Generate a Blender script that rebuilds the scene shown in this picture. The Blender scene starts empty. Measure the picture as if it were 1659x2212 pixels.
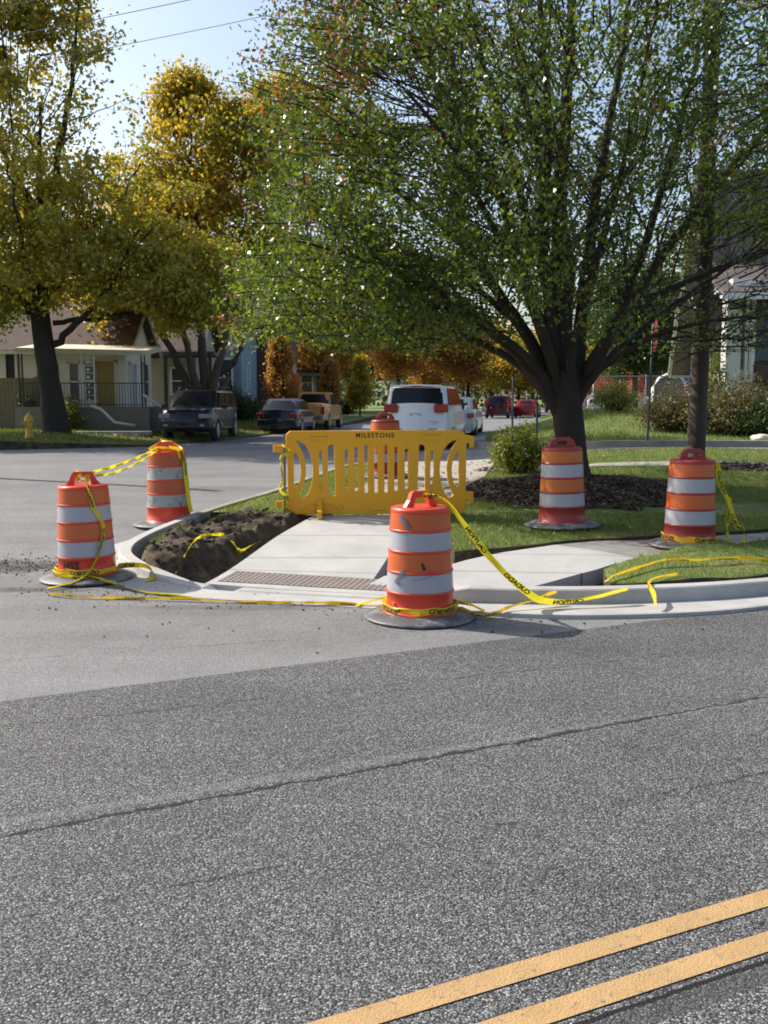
import bpy, bmesh, math, random
import numpy as np
from mathutils import Vector, Matrix
rad = math.radians
SC = bpy.context.scene
COL = SC.collection
random.seed(7)
RNG = np.random.default_rng(11)

# ---------------------------------------------------------------- camera, sky, sun, exposure
F, CX, CY, CAMZ = 2150.0, 829.5, 1106.0, 1.82          # pixel frame of the measurements: 1659 x 2212
TH = math.atan((CY - 860) / F)
cam_d = bpy.data.cameras.new('camera')
cam = bpy.data.objects.new('camera', cam_d)
COL.objects.link(cam)
cam.location = (0, 0, CAMZ)
cam.rotation_euler = (math.pi / 2 - TH, 0, 0)
cam_d.sensor_fit = 'VERTICAL'
cam_d.sensor_height = 36.0
cam_d.sensor_width = 27.0
cam_d.lens = F / 2212 * 36.0
cam_d.clip_end = 2000
SC.camera = cam

SUN_AZ, SUN_EL = rad(-62), rad(39.5)                     # 60 degrees left of the view direction
world = bpy.data.worlds.new('World')
SC.world = world
world.use_nodes = True
wn = world.node_tree
sky = wn.nodes.new('ShaderNodeTexSky')
sky.sky_type = 'NISHITA'
sky.sun_disc = False
sky.sun_elevation = SUN_EL
sky.sun_rotation = SUN_AZ
sky.air_density = 1.0
sky.dust_density = 2.6
sky.ozone_density = 0.7
wn.links.new(sky.outputs[0], wn.nodes['Background'].inputs[0])
wn.nodes['Background'].inputs[1].default_value = 0.15
sun_d = bpy.data.lights.new('sun', 'SUN')
sun_d.energy = 4.8
sun_d.angle = rad(0.5)
sun_d.color = (1.0, 0.95, 0.86)
sun = bpy.data.objects.new('sun', sun_d)
COL.objects.link(sun)
sun_dir = Vector((math.sin(SUN_AZ) * math.cos(SUN_EL), math.cos(SUN_AZ) * math.cos(SUN_EL), math.sin(SUN_EL)))
sun.rotation_euler = sun_dir.to_track_quat('Z', 'Y').to_euler()
SC.cycles.filter_width = 1.8
SC.view_settings.view_transform = 'Standard'
SC.view_settings.look = 'None'
SC.view_settings.exposure = 0.46
SC.view_settings.gamma = 1.0

# ---------------------------------------------------------------- terrain and measuring helpers
def sm(t, a, b):
    t = np.clip((t - a) / (b - a), 0, 1)
    return t * t * (3 - 2 * t)
def H(x, y):
    return .32 * sm(y, 9, 17) + .35 * sm(x, 1, 6) * sm(y, 13, 22) * (1 - sm(y, 34, 55))
def hill(x, y):
    return .62 * sm(y, 24.5, 34) * sm(x, 4.0, 7.5) * (1 - sm(y, 44, 62))
def ray(px, py):
    u = (px - CX) / F
    v = -(py - CY) / F
    return u, math.cos(TH) + v * math.sin(TH), -math.sin(TH) + v * math.cos(TH)
def G(px, py, dz=0.0, f=None):
    r = ray(px, py)
    z = 0.0
    for i in range(60):
        t = (z - CAMZ) / r[2]
        x, y = t * r[0], t * r[1]
        z = .5 * z + .5 * (float(H(x, y)) + (f(x, y) if f else dz))
    return Vector((x, y, z))
def P(px, py, d):
    r = ray(px, py)
    t = d / r[1]
    return Vector((t * r[0], d, CAMZ + t * r[2]))

# ---------------------------------------------------------------- object helpers
def link(o, parent=None):
    COL.objects.link(o)
    if parent is not None:
        o.parent = parent
    return o
def tag(o, label=None, cat=None, group=None, kind=None):
    if label: o['label'] = label
    if cat: o['category'] = cat
    if group: o['group'] = group
    if kind: o['kind'] = kind
    return o
def empty(name, loc, rz=0.0, label=None, cat=None, group=None):
    o = bpy.data.objects.new(name, None)
    o.empty_display_size = .1
    o.location = loc
    o.rotation_euler = (0, 0, rz)
    link(o)
    return tag(o, label, cat, group)
def mats(me, m):
    for k in (m if isinstance(m, (list, tuple)) else [m]):
        me.materials.append(k)
def bobj(name, bm, m, parent=None, smooth=False):
    me = bpy.data.meshes.new(name)
    bm.to_mesh(me)
    bm.free()
    mats(me, m)
    if smooth:
        me.polygons.foreach_set('use_smooth', [True] * len(me.polygons))
    return link(bpy.data.objects.new(name, me), parent)
def npmesh(name, V, Fc, m, parent=None, smooth=False, k=None, midx=None):
    """V (n,3) floats, Fc (m,k) indices"""
    V = np.asarray(V, dtype=np.float32)
    Fc = np.asarray(Fc, dtype=np.int32)
    me = bpy.data.meshes.new(name)
    k = Fc.shape[1]
    me.vertices.add(len(V))
    me.vertices.foreach_set('co', V.ravel())
    me.loops.add(Fc.size)
    me.loops.foreach_set('vertex_index', Fc.ravel())
    me.polygons.add(len(Fc))
    me.polygons.foreach_set('loop_start', np.arange(0, Fc.size, k, dtype=np.int32))
    me.polygons.foreach_set('loop_total', np.full(len(Fc), k, dtype=np.int32))
    if smooth:
        me.polygons.foreach_set('use_smooth', np.ones(len(Fc), dtype=bool))
    mats(me, m)
    if midx is not None:
        me.polygons.foreach_set('material_index', midx)
    me.update(calc_edges=True)
    me.validate()
    return link(bpy.data.objects.new(name, me), parent)
def add_box(bm, c, s, rz=0.0, bev=0.0, mi=0):
    M = Matrix.Translation(c) @ Matrix.Rotation(rz, 4, 'Z') @ Matrix.Diagonal((s[0], s[1], s[2], 1))
    r = bmesh.ops.create_cube(bm, size=1.0, matrix=M)
    fs = {f for v in r['verts'] for f in v.link_faces}
    for f in fs: f.material_index = mi
    if bev > 0:
        es = {e for v in r['verts'] for e in v.link_edges}
        bmesh.ops.bevel(bm, geom=list(es), offset=bev, segments=2, affect='EDGES', profile=.5)
def add_quad(bm, pts, mi=0):
    f = bm.faces.new([bm.verts.new(p) for p in pts])
    f.material_index = mi
    return f
def add_tube(bm, pts, radii, seg=8, cap=True, mi=0):
    pts = [Vector(p) for p in pts]
    if not isinstance(radii, (list, tuple)): radii = [radii] * len(pts)
    rings = []
    for i, p in enumerate(pts):
        a = pts[max(i - 1, 0)]
        b = pts[min(i + 1, len(pts) - 1)]
        t = (b - a).normalized()
        ref = Vector((0, 0, 1)) if abs(t.z) < .9 else Vector((1, 0, 0))
        u = t.cross(ref).normalized()
        w = t.cross(u)
        rings.append([bm.verts.new(p + (u * math.cos(k * 2 * math.pi / seg) + w * math.sin(k * 2 * math.pi / seg)) * radii[i]) for k in range(seg)])
    for i in range(len(rings) - 1):
        for k in range(seg):
            f = bm.faces.new((rings[i][k], rings[i][(k + 1) % seg], rings[i + 1][(k + 1) % seg], rings[i + 1][k]))
            f.material_index = mi
            f.smooth = True
    if cap:
        for r in (rings[0], rings[-1]):
            bm.faces.new(r).material_index = mi
def add_lathe(bm, prof, seg=48, c=(0, 0, 0), mi=0, smooth=True, caps=(False, False)):
    rings = []
    for r, z in prof:
        rings.append([bm.verts.new((c[0] + r * math.cos(k * 2 * math.pi / seg), c[1] + r * math.sin(k * 2 * math.pi / seg), c[2] + z)) for k in range(seg)])
    for i in range(len(rings) - 1):
        for k in range(seg):
            f = bm.faces.new((rings[i][k], rings[i][(k + 1) % seg], rings[i + 1][(k + 1) % seg], rings[i + 1][k]))
            f.smooth = smooth
            f.material_index = mi
    if caps[0]: bm.faces.new(rings[0][::-1])
    if caps[1]: bm.faces.new(rings[-1])
def curve_mesh(splines, extrude, bevel, res=2):
    """flat outline with holes, given thickness: verts and faces in curve space"""
    cu = bpy.data.curves.new('outline', 'CURVE')
    cu.dimensions = '2D'
    cu.fill_mode = 'BOTH'
    cu.extrude = extrude
    cu.bevel_depth = bevel
    cu.bevel_resolution = res
    for s in splines:
        sp = cu.splines.new('POLY')
        sp.points.add(len(s) - 1)
        for p, q in zip(sp.points, s): p.co = (q[0], q[1], 0, 1)
        sp.use_cyclic_u = True
    o = bpy.data.objects.new('outline', cu)
    COL.objects.link(o)
    dg = bpy.context.evaluated_depsgraph_get()
    me = bpy.data.meshes.new_from_object(o.evaluated_get(dg))
    bpy.data.objects.remove(o)
    bpy.data.curves.remove(cu)
    V = [v.co.copy() for v in me.vertices]
    Fc = [tuple(p.vertices) for p in me.polygons]
    bpy.data.meshes.remove(me)
    return V, Fc
def text_geo(s, size, offset=0.0, spacing=1.0):
    cu = bpy.data.curves.new('lettering', 'FONT')
    cu.body = s
    cu.size = size
    cu.align_x = 'CENTER'
    cu.align_y = 'CENTER'
    cu.offset = offset
    cu.space_character = spacing
    cu.resolution_u = 3
    o = bpy.data.objects.new('lettering', cu)
    COL.objects.link(o)
    dg = bpy.context.evaluated_depsgraph_get()
    me = bpy.data.meshes.new_from_object(o.evaluated_get(dg))
    bpy.data.objects.remove(o)
    bpy.data.curves.remove(cu)
    V = [v.co.copy() for v in me.vertices]
    Fc = [tuple(p.vertices) for p in me.polygons]
    bpy.data.meshes.remove(me)
    return V, Fc
def add_geo(bm, V, Fc, mi=0, smooth=False):
    vs = [bm.verts.new(v) for v in V]
    for f in Fc:
        try:
            k = bm.faces.new([vs[i] for i in f])
            k.material_index = mi
            k.smooth = smooth
        except ValueError:
            pass

# ---------------------------------------------------------------- materials
def new_mat(name):
    m = bpy.data.materials.new(name)
    m.use_nodes = True
    nt = m.node_tree
    return m, nt, nt.nodes['Principled BSDF']
def N(nt, t, **kw):
    n = nt.nodes.new(t)
    for k, v in kw.items():
        if k.startswith('i_'): n.inputs[k[2:].replace('_', ' ')].default_value = v
        else: setattr(n, k, v)
    return n
def ramp(nt, src, stops):
    r = nt.nodes.new('ShaderNodeValToRGB')
    while len(r.color_ramp.elements) < len(stops): r.color_ramp.elements.new(.5)
    for e, (p, c) in zip(r.color_ramp.elements, stops):
        e.position = p
        e.color = (c[0], c[1], c[2], 1) if isinstance(c, (tuple, list)) else (c, c, c, 1)
    nt.links.new(src, r.inputs[0])
    return r.outputs[0]
def mix(nt, fac, a, b, mode='MIX'):
    m = nt.nodes.new('ShaderNodeMix')
    m.data_type = 'RGBA'
    m.blend_type = mode
    for sock, v in ((m.inputs[0], fac), (m.inputs[6], a), (m.inputs[7], b)):
        if hasattr(v, 'type') and hasattr(v, 'links'): nt.links.new(v, sock)
        elif isinstance(v, (int, float)): sock.default_value = v if sock.type == 'VALUE' else (v, v, v, 1)
        else: sock.default_value = (v[0], v[1], v[2], 1)
    return m.outputs[2]
def math_(nt, op, a, b=0.0, c=None):
    m = nt.nodes.new('ShaderNodeMath')
    m.operation = op
    for i, v in enumerate((a, b) if c is None else (a, b, c)):
        if hasattr(v, 'links'): nt.links.new(v, m.inputs[i])
        else: m.inputs[i].default_value = v
    return m.outputs[0]
def coords(nt, scale=(1, 1, 1)):
    tc = nt.nodes.new('ShaderNodeTexCoord')
    mp = nt.nodes.new('ShaderNodeMapping')
    mp.inputs['Scale'].default_value = scale
    nt.links.new(tc.outputs['Object'], mp.inputs[0])
    return mp.outputs[0]
def noise(nt, vec, scale, detail=4, rough=.6, out=0):
    n = N(nt, 'ShaderNodeTexNoise', i_Scale=scale, i_Detail=detail, i_Roughness=rough)
    nt.links.new(vec, n.inputs['Vector'])
    return n.outputs[out]
def bump(nt, bs, h, strength=.3, dist=.01, prev=None):
    b = N(nt, 'ShaderNodeBump', i_Strength=strength, i_Distance=dist)
    nt.links.new(h, b.inputs['Height'])
    if prev is not None: nt.links.new(prev, b.inputs['Normal'])
    nt.links.new(b.outputs[0], bs.inputs['Normal'])
    return b.outputs[0]
def setc(nt, bs, c):
    if hasattr(c, 'links'): nt.links.new(c, bs.inputs['Base Color'])
    else: bs.inputs['Base Color'].default_value = (c[0], c[1], c[2], 1)
def simple(name, c, rough=.6, var=.18, vscale=6, bumpn=0, bscale=60, metal=0, coat=0, spec=.5, stain=None):
    m, nt, bs = new_mat(name)
    v = coords(nt)
    n = noise(nt, v, vscale, 5)
    col = mix(nt, n, [k * (1 - var) for k in c], [min(1, k * (1 + var)) for k in c])
    if stain:
        s = ramp(nt, noise(nt, v, stain[1], 6, .7), [(stain[2], 0.0), (stain[2] + .12, 1.0)])
        col = mix(nt, s, col, stain[0])
    setc(nt, bs, col)
    bs.inputs['Roughness'].default_value = rough
    bs.inputs['Metallic'].default_value = metal
    bs.inputs['Coat Weight'].default_value = coat
    bs.inputs['Specular IOR Level'].default_value = spec
    if bumpn: bump(nt, bs, noise(nt, v, bscale, 4), bumpn, .01)
    return m

def line_mask(nt, x, y, a, b, width, wob, wobamp, breakup=None):
    """1 on the wandering line y = a + b x"""
    ln = math_(nt, 'MULTIPLY_ADD', x, -b, -a)
    d = math_(nt, 'ADD', y, ln)
    d = math_(nt, 'MULTIPLY', d, 1 / math.sqrt(1 + b * b))
    w = math_(nt, 'MULTIPLY_ADD', wob, wobamp, -wobamp * .5)
    d = math_(nt, 'ABSOLUTE', math_(nt, 'ADD', d, w))
    k = math_(nt, 'DIVIDE', d, width)
    k = math_(nt, 'SUBTRACT', 1.0, k)
    k = math_(nt, 'MULTIPLY', k, 3.0)
    n = nt.nodes.new('ShaderNodeClamp')
    nt.links.new(k, n.inputs[0])
    o = n.outputs[0]
    if breakup is not None: o = math_(nt, 'MULTIPLY', o, breakup)
    return o

def asphalt(name, dark, mid, light, agg, cracks=(), bands=(), fine=.5, stains=()):
    m, nt, bs = new_mat(name)
    v = coords(nt)
    n1 = noise(nt, v, agg, 3, .75)
    vo = N(nt, 'ShaderNodeTexVoronoi', i_Scale=agg * .95)
    nt.links.new(v, vo.inputs['Vector'])
    cell = nt.nodes.new('ShaderNodeSeparateColor')
    nt.links.new(vo.outputs['Color'], cell.inputs[0])
    stones = ramp(nt, cell.outputs[0], [(0.0, dark), (.45, mid), (.8, mid * 1.25), (1.0, light)])
    gaps = ramp(nt, vo.outputs['Distance'], [(.25, 1.0), (.62, fine)])
    col = mix(nt, 1.0, stones, gaps, 'MULTIPLY')
    grit = ramp(nt, n1, [(.33, .72), (.68, 1.3)])
    col = mix(nt, 1.0, col, grit, 'MULTIPLY')
    big = ramp(nt, noise(nt, v, .55, 7, .7), [(.3, .80), (.5, 1.0), (.7, 1.15)])
    mps = nt.nodes.new('ShaderNodeMapping')
    mps.inputs['Rotation'].default_value = (0, 0, rad(-25.8))
    mps.inputs['Scale'].default_value = (.12, 1.3, 1)
    nt.links.new(v, mps.inputs[0])
    trk = ramp(nt, noise(nt, mps.outputs[0], 1.0, 6, .7), [(.35, .88), (.65, 1.1)])
    col = mix(nt, 1.0, col, trk, 'MULTIPLY')
    col = mix(nt, 1.0, col, big, 'MULTIPLY')
    sp = nt.nodes.new('ShaderNodeSeparateXYZ')
    nt.links.new(v, sp.inputs[0])
    x, y = sp.outputs[0], sp.outputs[1]
    wob = noise(nt, v, 4, 8, .85)
    brk = ramp(nt, noise(nt, v, 3.1, 5, .8), [(.46, 0.0), (.54, .8)])
    hgt = vo.outputs['Distance']
    for a, b, w, c, s, wa in bands:
        mk = line_mask(nt, x, y, a, b, w, wob, wa)
        mk = math_(nt, 'MULTIPLY', mk, s)
        col = mix(nt, mk, col, c)
    for (cx, cy, sx, sy, c, s) in stains:
        dx = math_(nt, 'MULTIPLY', math_(nt, 'SUBTRACT', x, cx), 1 / sx)
        dy = math_(nt, 'MULTIPLY', math_(nt, 'SUBTRACT', y, cy), 1 / sy)
        d = math_(nt, 'ADD', math_(nt, 'MULTIPLY', dx, dx), math_(nt, 'MULTIPLY', dy, dy))
        d = math_(nt, 'ADD', d, math_(nt, 'MULTIPLY', noise(nt, v, 3, 6, .7), 1.2))
        mk = ramp(nt, d, [(.55, s), (1.0, 0.0)])
        col = mix(nt, mk, col, c)
    for a, b, w, wa, br in cracks:
        mk = line_mask(nt, x, y, a, b, w, wob, wa, brk if br else None)
        col = mix(nt, mk, col, .012)
    setc(nt, bs, mix(nt, 1.0, col, (1.01, 1.0, .985), 'MULTIPLY'))
    bs.inputs['Roughness'].default_value = .85
    bs.inputs['Specular IOR Level'].default_value = .3
    h = math_(nt, 'ADD', math_(nt, 'MULTIPLY', vo.outputs['Distance'], -1.0), n1)
    bump(nt, bs, h, .8, .006)
    return m

MAIN_ASPHALT = asphalt('coarse_asphalt', .06, .21, .50, 125,
    cracks=[(4.76, .497, .012, .16, False), (4.77, .50, .024, .22, True), (6.16, .375, .009, .2, True), (3.87, .43, .010, .2, True), (2.44, .485, .012, .05, False)],
    bands=[(4.85, .45, .05, .27, .18, .2), (2.38, .485, .05, .05, .6, .08)], fine=.22)
SIDE_ASPHALT = asphalt('worn_asphalt', .15, .225, .36, 150,
    cracks=[(16.5, -.10, .02, .5, True), (25.0, .1, .03, .5, True), (7.6, .3, .006, .2, True), (13.2, .12, .012, .5, True)],
    bands=[(7.15, .483, .25, .28, .15, .4)], fine=.75,
    stains=[(-3.9, 10.5, 1.7, .7, .05, .95), (-3.3, 9.35, 1.0, .25, .06, .9), (-1.2, 8.55, 1.6, .22, .08, .6), (.9, 7.75, .8, .2, .12, .5)])

def grass_ground():
    m, nt, bs = new_mat('grass_ground')
    v = coords(nt)
    a = noise(nt, v, 1.1, 6, .7)
    b = noise(nt, v, 45, 3, .7)
    col = ramp(nt, a, [(.3, (.075, .12, .022)), (.5, (.13, .18, .035)), (.68, (.20, .19, .06))])
    fine = ramp(nt, b, [(.3, .45), (.7, 1.5)])
    col = mix(nt, 1.0, col, fine, 'MULTIPLY')
    setc(nt, bs, col)
    bs.inputs['Roughness'].default_value = .9
    bump(nt, bs, b, .9, .03)
    return m
GRASS_G = grass_ground()
def soil_mat():
    m, nt, bs = new_mat('dark_soil')
    v = coords(nt)
    a = noise(nt, v, 5, 8, .75)
    col = ramp(nt, a, [(.32, (.032, .023, .015)), (.5, (.09, .064, .04)), (.66, (.19, .145, .095)), (.8, (.10, .11, .04))])
    b = noise(nt, v, 60, 4, .7)
    col = mix(nt, 1.0, col, ramp(nt, b, [(.3, .5), (.7, 1.5)]), 'MULTIPLY')
    setc(nt, bs, col)
    bs.inputs['Roughness'].default_value = .95
    bump(nt, bs, b, 1.0, .03, bump(nt, bs, a, .8, .06))
    return m
SOIL = soil_mat()
def concrete(name, c, joints=None, dirt=.25, scale=90):
    m, nt, bs = new_mat(name)
    v = coords(nt)
    a = noise(nt, v, 1.8, 7, .65)
    b = noise(nt, v, scale, 3, .7)
    col = ramp(nt, a, [(.3, [k * (1 - dirt) for k in c]), (.7, [min(.9, k * 1.08) for k in c])])
    col = mix(nt, 1.0, col, ramp(nt, b, [(.25, .86), (.75, 1.12)]), 'MULTIPLY')
    mud = ramp(nt, noise(nt, v, 2.6, 9, .75), [(.56, 0.0), (.72, .5)])
    col = mix(nt, mud, col, [k * .62 for k in (c[0], c[1] * .93, c[2] * .85)])
    if joints:
        sp = nt.nodes.new('ShaderNodeSeparateXYZ')
        nt.links.new(v, sp.inputs[0])
        wob = noise(nt, v, 5, 3)
        for a0, b0, w in joints:
            col = mix(nt, line_mask(nt, sp.outputs[0], sp.outputs[1], a0, b0, w, wob, .01), col, [k * .35 for k in c])
    sp_ = ramp(nt, noise(nt, v, 14, 6, .8), [(.62, 0.0), (.75, .6)])
    col = mix(nt, sp_, col, [k * .6 for k in c])
    setc(nt, bs, col)
    bs.inputs['Roughness'].default_value = .8
    brm = N(nt, 'ShaderNodeTexWave', i_Scale=38.0, i_Distortion=1.5)
    brm.bands_direction = 'Y'
    nt.links.new(v, brm.inputs['Vector'])
    bump(nt, bs, b, .3, .004, bump(nt, bs, brm.outputs[1], .12, .003))
    return m
NEW_CONC = concrete('new_concrete', (.42, .41, .39))
SLAB_CONC = concrete('broom_concrete', (.41, .40, .38), joints=[(10.55, -.06, .012), (11.6, -.03, .012), (9.92, -.16, .01)], dirt=.15)
OLD_CONC = concrete('old_concrete', (.33, .31, .27), dirt=.5)
WALK_CONC = concrete('path_concrete', (.40, .37, .32), dirt=.4)
PINK = simple('rusty_plate', (.20, .165, .145), .7, .25, 8, .3, 80)
YLINE = simple('road_paint', (.43, .27, .115), .85, .25, 6, .6, 110, stain=((.15, .14, .12), 34, .57))

def plastic(name, c, rough=.35, dirt=None, dscale=7, dpos=.58, trans=.12):
    m, nt, bs = new_mat(name)
    v = coords(nt)
    n = noise(nt, v, 3, 5)
    col = mix(nt, n, [k * .88 for k in c], [min(1, k * 1.1) for k in c])
    if dirt:
        s = ramp(nt, noise(nt, v, dscale, 8, .75), [(dpos, 0.0), (dpos + .1, .85)])
        col = mix(nt, s, col, dirt)
    setc(nt, bs, col)
    bs.inputs['Roughness'].default_value = rough
    if trans:
        tr = nt.nodes.new('ShaderNodeBsdfTranslucent')
        nt.links.new(col, tr.inputs[0])
        ms = nt.nodes.new('ShaderNodeMixShader')
        ms.inputs[0].default_value = trans
        out = nt.nodes['Material Output']
        nt.links.new(bs.outputs[0], ms.inputs[1])
        nt.links.new(tr.outputs[0], ms.inputs[2])
        nt.links.new(ms.outputs[0], out.inputs[0])
    return m, nt, bs, v
def band_mat(name, c, rough, dirt=None, dpos=.6):
    m, nt, bs, v = plastic(name, c, rough, dirt, 8, dpos, 0)
    w = N(nt, 'ShaderNodeTexWave', i_Scale=28.0, i_Distortion=.3)
    w.bands_direction = 'Z'
    nt.links.new(v, w.inputs['Vector'])
    bump(nt, bs, w.outputs[1], .18, .003)
    return m
DRUM_RED = plastic('drum_plastic', (.72, .075, .04), .32)[0]
DRUM_FADED = plastic('faded_drum_plastic', (.36, .045, .04), .4, (.12, .06, .05), 6, .62)[0]
BAND_O = band_mat('orange_sheeting', (.55, .11, .025), .3)
BAND_OD = band_mat('dirty_orange_sheeting', (.42, .09, .03), .35, (.13, .08, .06), .55)
BAND_OM = band_mat('orange_sheeting_old', (.50, .13, .02), .35, (.25, .10, .05), .66)
BAND_W = band_mat('white_sheeting', (.37, .37, .41), .3, (.24, .23, .24), .64)
BAND_WD = band_mat('dirty_white_sheeting', (.33, .335, .33), .4, (.07, .07, .075), .53)
BARRIER_Y = plastic('barrier_plastic', (.82, .44, .015), .45, (.48, .29, .06), 6, .60, .18)[0]
RUBBER = simple('dusty_rubber', (.09, .09, .095), .45, .3, 9, .3, 60, stain=((.22, .21, .20), 7, .5))
BLACK = simple('black_ink', (.02, .02, .022), .7, .1)
DUCT = simple('duct_tape', (.13, .14, .17), .5, .15, 20, .2, 90)
RED_SPRAY = simple('red_paint', (.7, .02, .03), .5, .1)
TAPE_Y = plastic('tape_film', (.90, .78, .03), .3, None, 7, .6, .35)[0]
TAPE_OLD = plastic('worn_tape_film', (.85, .60, .03), .35, (.45, .33, .05), 9, .62, .3)[0]
WOOD = simple('weathered_wood', (.22, .17, .12), .85, .3, 3, .5, 30)
POLE_M = simple('pole_wood', (.06, .045, .036), .9, .35, 2, .8, 22)
BARK = simple('tree_bark', (.035, .028, .023), .95, .4, 4, 1.0, 18)
BARK_L = simple('grey_bark', (.10, .08, .065), .95, .35, 4, 1.0, 14)
GALV = simple('galvanised_steel', (.35, .36, .36), .45, .15, 5, metal=.8)
DKMETAL = simple('dark_metal', (.035, .035, .038), .5, .2, 5)
GLASS_D = simple('car_glass', (.010, .012, .016), .15, .1, 3, spec=.3)
WINDOW = simple('window_glass', (.05, .06, .08), .1, .3, 2, spec=.8)
WHITE_P = simple('white_trim', (.72, .71, .68), .6, .08)
CREAM_P = simple('cream_trim', (.62, .58, .48), .6, .1)
TYRE = simple('tyre_rubber', (.03, .03, .032), .8, .2, 8)
RIM = simple('alloy_rim', (.38, .39, .41), .3, .1, 6, metal=.7)
CHROME = simple('chrome', (.6, .6, .62), .2, .05, metal=.9)
TAIL = simple('tail_lamp', (.33, .01, .015), .15, .15, coat=.6)
LAMP = simple('head_lamp', (.20, .21, .23), .15, .3, coat=.7)

def siding(name, c, pitch=.12):
    m, nt, bs = new_mat(name)
    v = coords(nt)
    sp = nt.nodes.new('ShaderNodeSeparateXYZ')
    nt.links.new(v, sp.inputs[0])
    f = math_(nt, 'FRACT', math_(nt, 'DIVIDE', sp.outputs[2], pitch))
    edge = ramp(nt, f, [(0.0, .55), (.1, 1.0)])
    n = noise(nt, v, .8, 5)
    col = mix(nt, n, [k * .85 for k in c], [k * 1.1 for k in c])
    setc(nt, bs, mix(nt, 1.0, col, edge, 'MULTIPLY'))
    bs.inputs['Roughness'].default_value = .7
    bump(nt, bs, f, .5, .02)
    return m
def brick(name, a, b, mortar, scale=4.2):
    m, nt, bs = new_mat(name)
    tc = nt.nodes.new('ShaderNodeTexCoord')
    sp = nt.nodes.new('ShaderNodeSeparateXYZ')
    nt.links.new(tc.outputs['Object'], sp.inputs[0])
    cb = nt.nodes.new('ShaderNodeCombineXYZ')
    nt.links.new(math_(nt, 'ADD', sp.outputs[0], sp.outputs[1]), cb.inputs[0])
    nt.links.new(sp.outputs[2], cb.inputs[1])
    br = N(nt, 'ShaderNodeTexBrick', i_Scale=scale)
    br.inputs['Color1'].default_value = (*a, 1)
    br.inputs['Color2'].default_value = (*b, 1)
    br.inputs['Mortar'].default_value = (*mortar, 1)
    nt.links.new(cb.outputs[0], br.inputs['Vector'])
    n = ramp(nt, noise(nt, tc.outputs['Object'], 2.0, 6), [(.3, .75), (.7, 1.2)])
    setc(nt, bs, mix(nt, 1.0, br.outputs[0], n, 'MULTIPLY'))
    bs.inputs['Roughness'].default_value = .85
    bump(nt, bs, br.outputs[1], -.3, .01)
    return m
SID_CREAM = siding('cream_siding', (.80, .77, .68))
SID_WHITE = siding('white_siding', (.62, .61, .57))
SID_TAN = siding('tan_siding', (.38, .34, .28))
SID_BLUE = siding('blue_siding', (.20, .30, .38))
SID_GREY = siding('grey_siding', (.36, .37, .38))
BRICK_D = brick('dark_brick', (.14, .05, .04), (.10, .04, .032), (.13, .10, .09))
BRICK_R = brick('porch_brick', (.10, .045, .04), (.07, .035, .03), (.10, .09, .08))
SHING = brick('brown_shingles', (.14, .085, .07), (.10, .07, .055), (.06, .045, .04), 3.0)
SHING_G = brick('grey_shingles', (.10, .10, .11), (.08, .08, .09), (.05, .05, .05), 3.0)
SHING_B = brick('taupe_shingles', (.17, .135, .12), (.13, .105, .095), (.07, .06, .055), 3.4)
FOUND = simple('foundation_block', (.22, .20, .17), .9, .3, 3, .4, 20)

def leaf_mat(name, stops, trans=.42, rough=.38, patch=None, nscale=.6, spec=.5):
    """stops: colours over the leaf-to-leaf randomness; patch: (colour stops, threshold) of turning clumps"""
    m, nt, bs = new_mat(name)
    g = nt.nodes.new('ShaderNodeNewGeometry')
    tc = nt.nodes.new('ShaderNodeTexCoord')
    n = noise(nt, tc.outputs['Object'], nscale, 4, .6)
    f = math_(nt, 'ADD', math_(nt, 'MULTIPLY', g.outputs['Random Per Island'], .55), math_(nt, 'MULTIPLY', n, .9))
    f = math_(nt, 'SUBTRACT', f, .22)
    col = ramp(nt, f, stops)
    if patch:
        n2 = noise(nt, tc.outputs['Object'], patch[2], 4, .6)
        sp = nt.nodes.new('ShaderNodeSeparateXYZ')
        nt.links.new(tc.outputs['Object'], sp.inputs[0])
        lim = math_(nt, 'MULTIPLY', math_(nt, 'ADD', sp.outputs[2], math_(nt, 'MULTIPLY', sp.outputs[0], -.9)), patch[3])
        s = math_(nt, 'ADD', math_(nt, 'ADD', n2, lim), math_(nt, 'MULTIPLY', g.outputs['Random Per Island'], .25))
        col = mix(nt, ramp(nt, s, [(patch[1], 0.0), (patch[1] + .08, 1.0)]), col, patch[0])
    setc(nt, bs, col)
    bs.inputs['Roughness'].default_value = rough
    bs.inputs['Specular IOR Level'].default_value = spec
    tr = nt.nodes.new('ShaderNodeBsdfTranslucent')
    nt.links.new(mix(nt, 1.0, col, (1.7, 1.65, .8), 'MULTIPLY'), tr.inputs[0])
    ms = nt.nodes.new('ShaderNodeMixShader')
    ms.inputs[0].default_value = trans
    nt.links.new(bs.outputs[0], ms.inputs[1])
    nt.links.new(tr.outputs[0], ms.inputs[2])
    nt.links.new(ms.outputs[0], nt.nodes['Material Output'].inputs[0])
    return m
LEAF_PEAR = leaf_mat('pear_leaves', [(0, (.028, .052, .009)), (.4, (.062, .104, .013)), (.75, (.13, .17, .018)), (1, (.23, .22, .03))], .46, .34,
                     ((.22, .05, .02), .90, .9, .026), .5, .7)
LEAF_MAPLE = leaf_mat('yellow_maple_leaves', [(0, (.085, .125, .02)), (.35, (.20, .22, .028)), (.65, (.40, .32, .06)), (1, (.55, .38, .11))], .5, .5, None, .35)
LEAF_GOLD = leaf_mat('golden_leaves', [(0, (.11, .14, .022)), (.4, (.27, .24, .03)), (.7, (.45, .29, .04)), (1, (.48, .24, .06))], .5, .5, None, .4)
LEAF_RUST = leaf_mat('rust_leaves', [(0, (.15, .09, .03)), (.4, (.30, .155, .04)), (.7, (.42, .23, .07)), (1, (.28, .24, .05))], .5, .55, None, .4)
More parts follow.
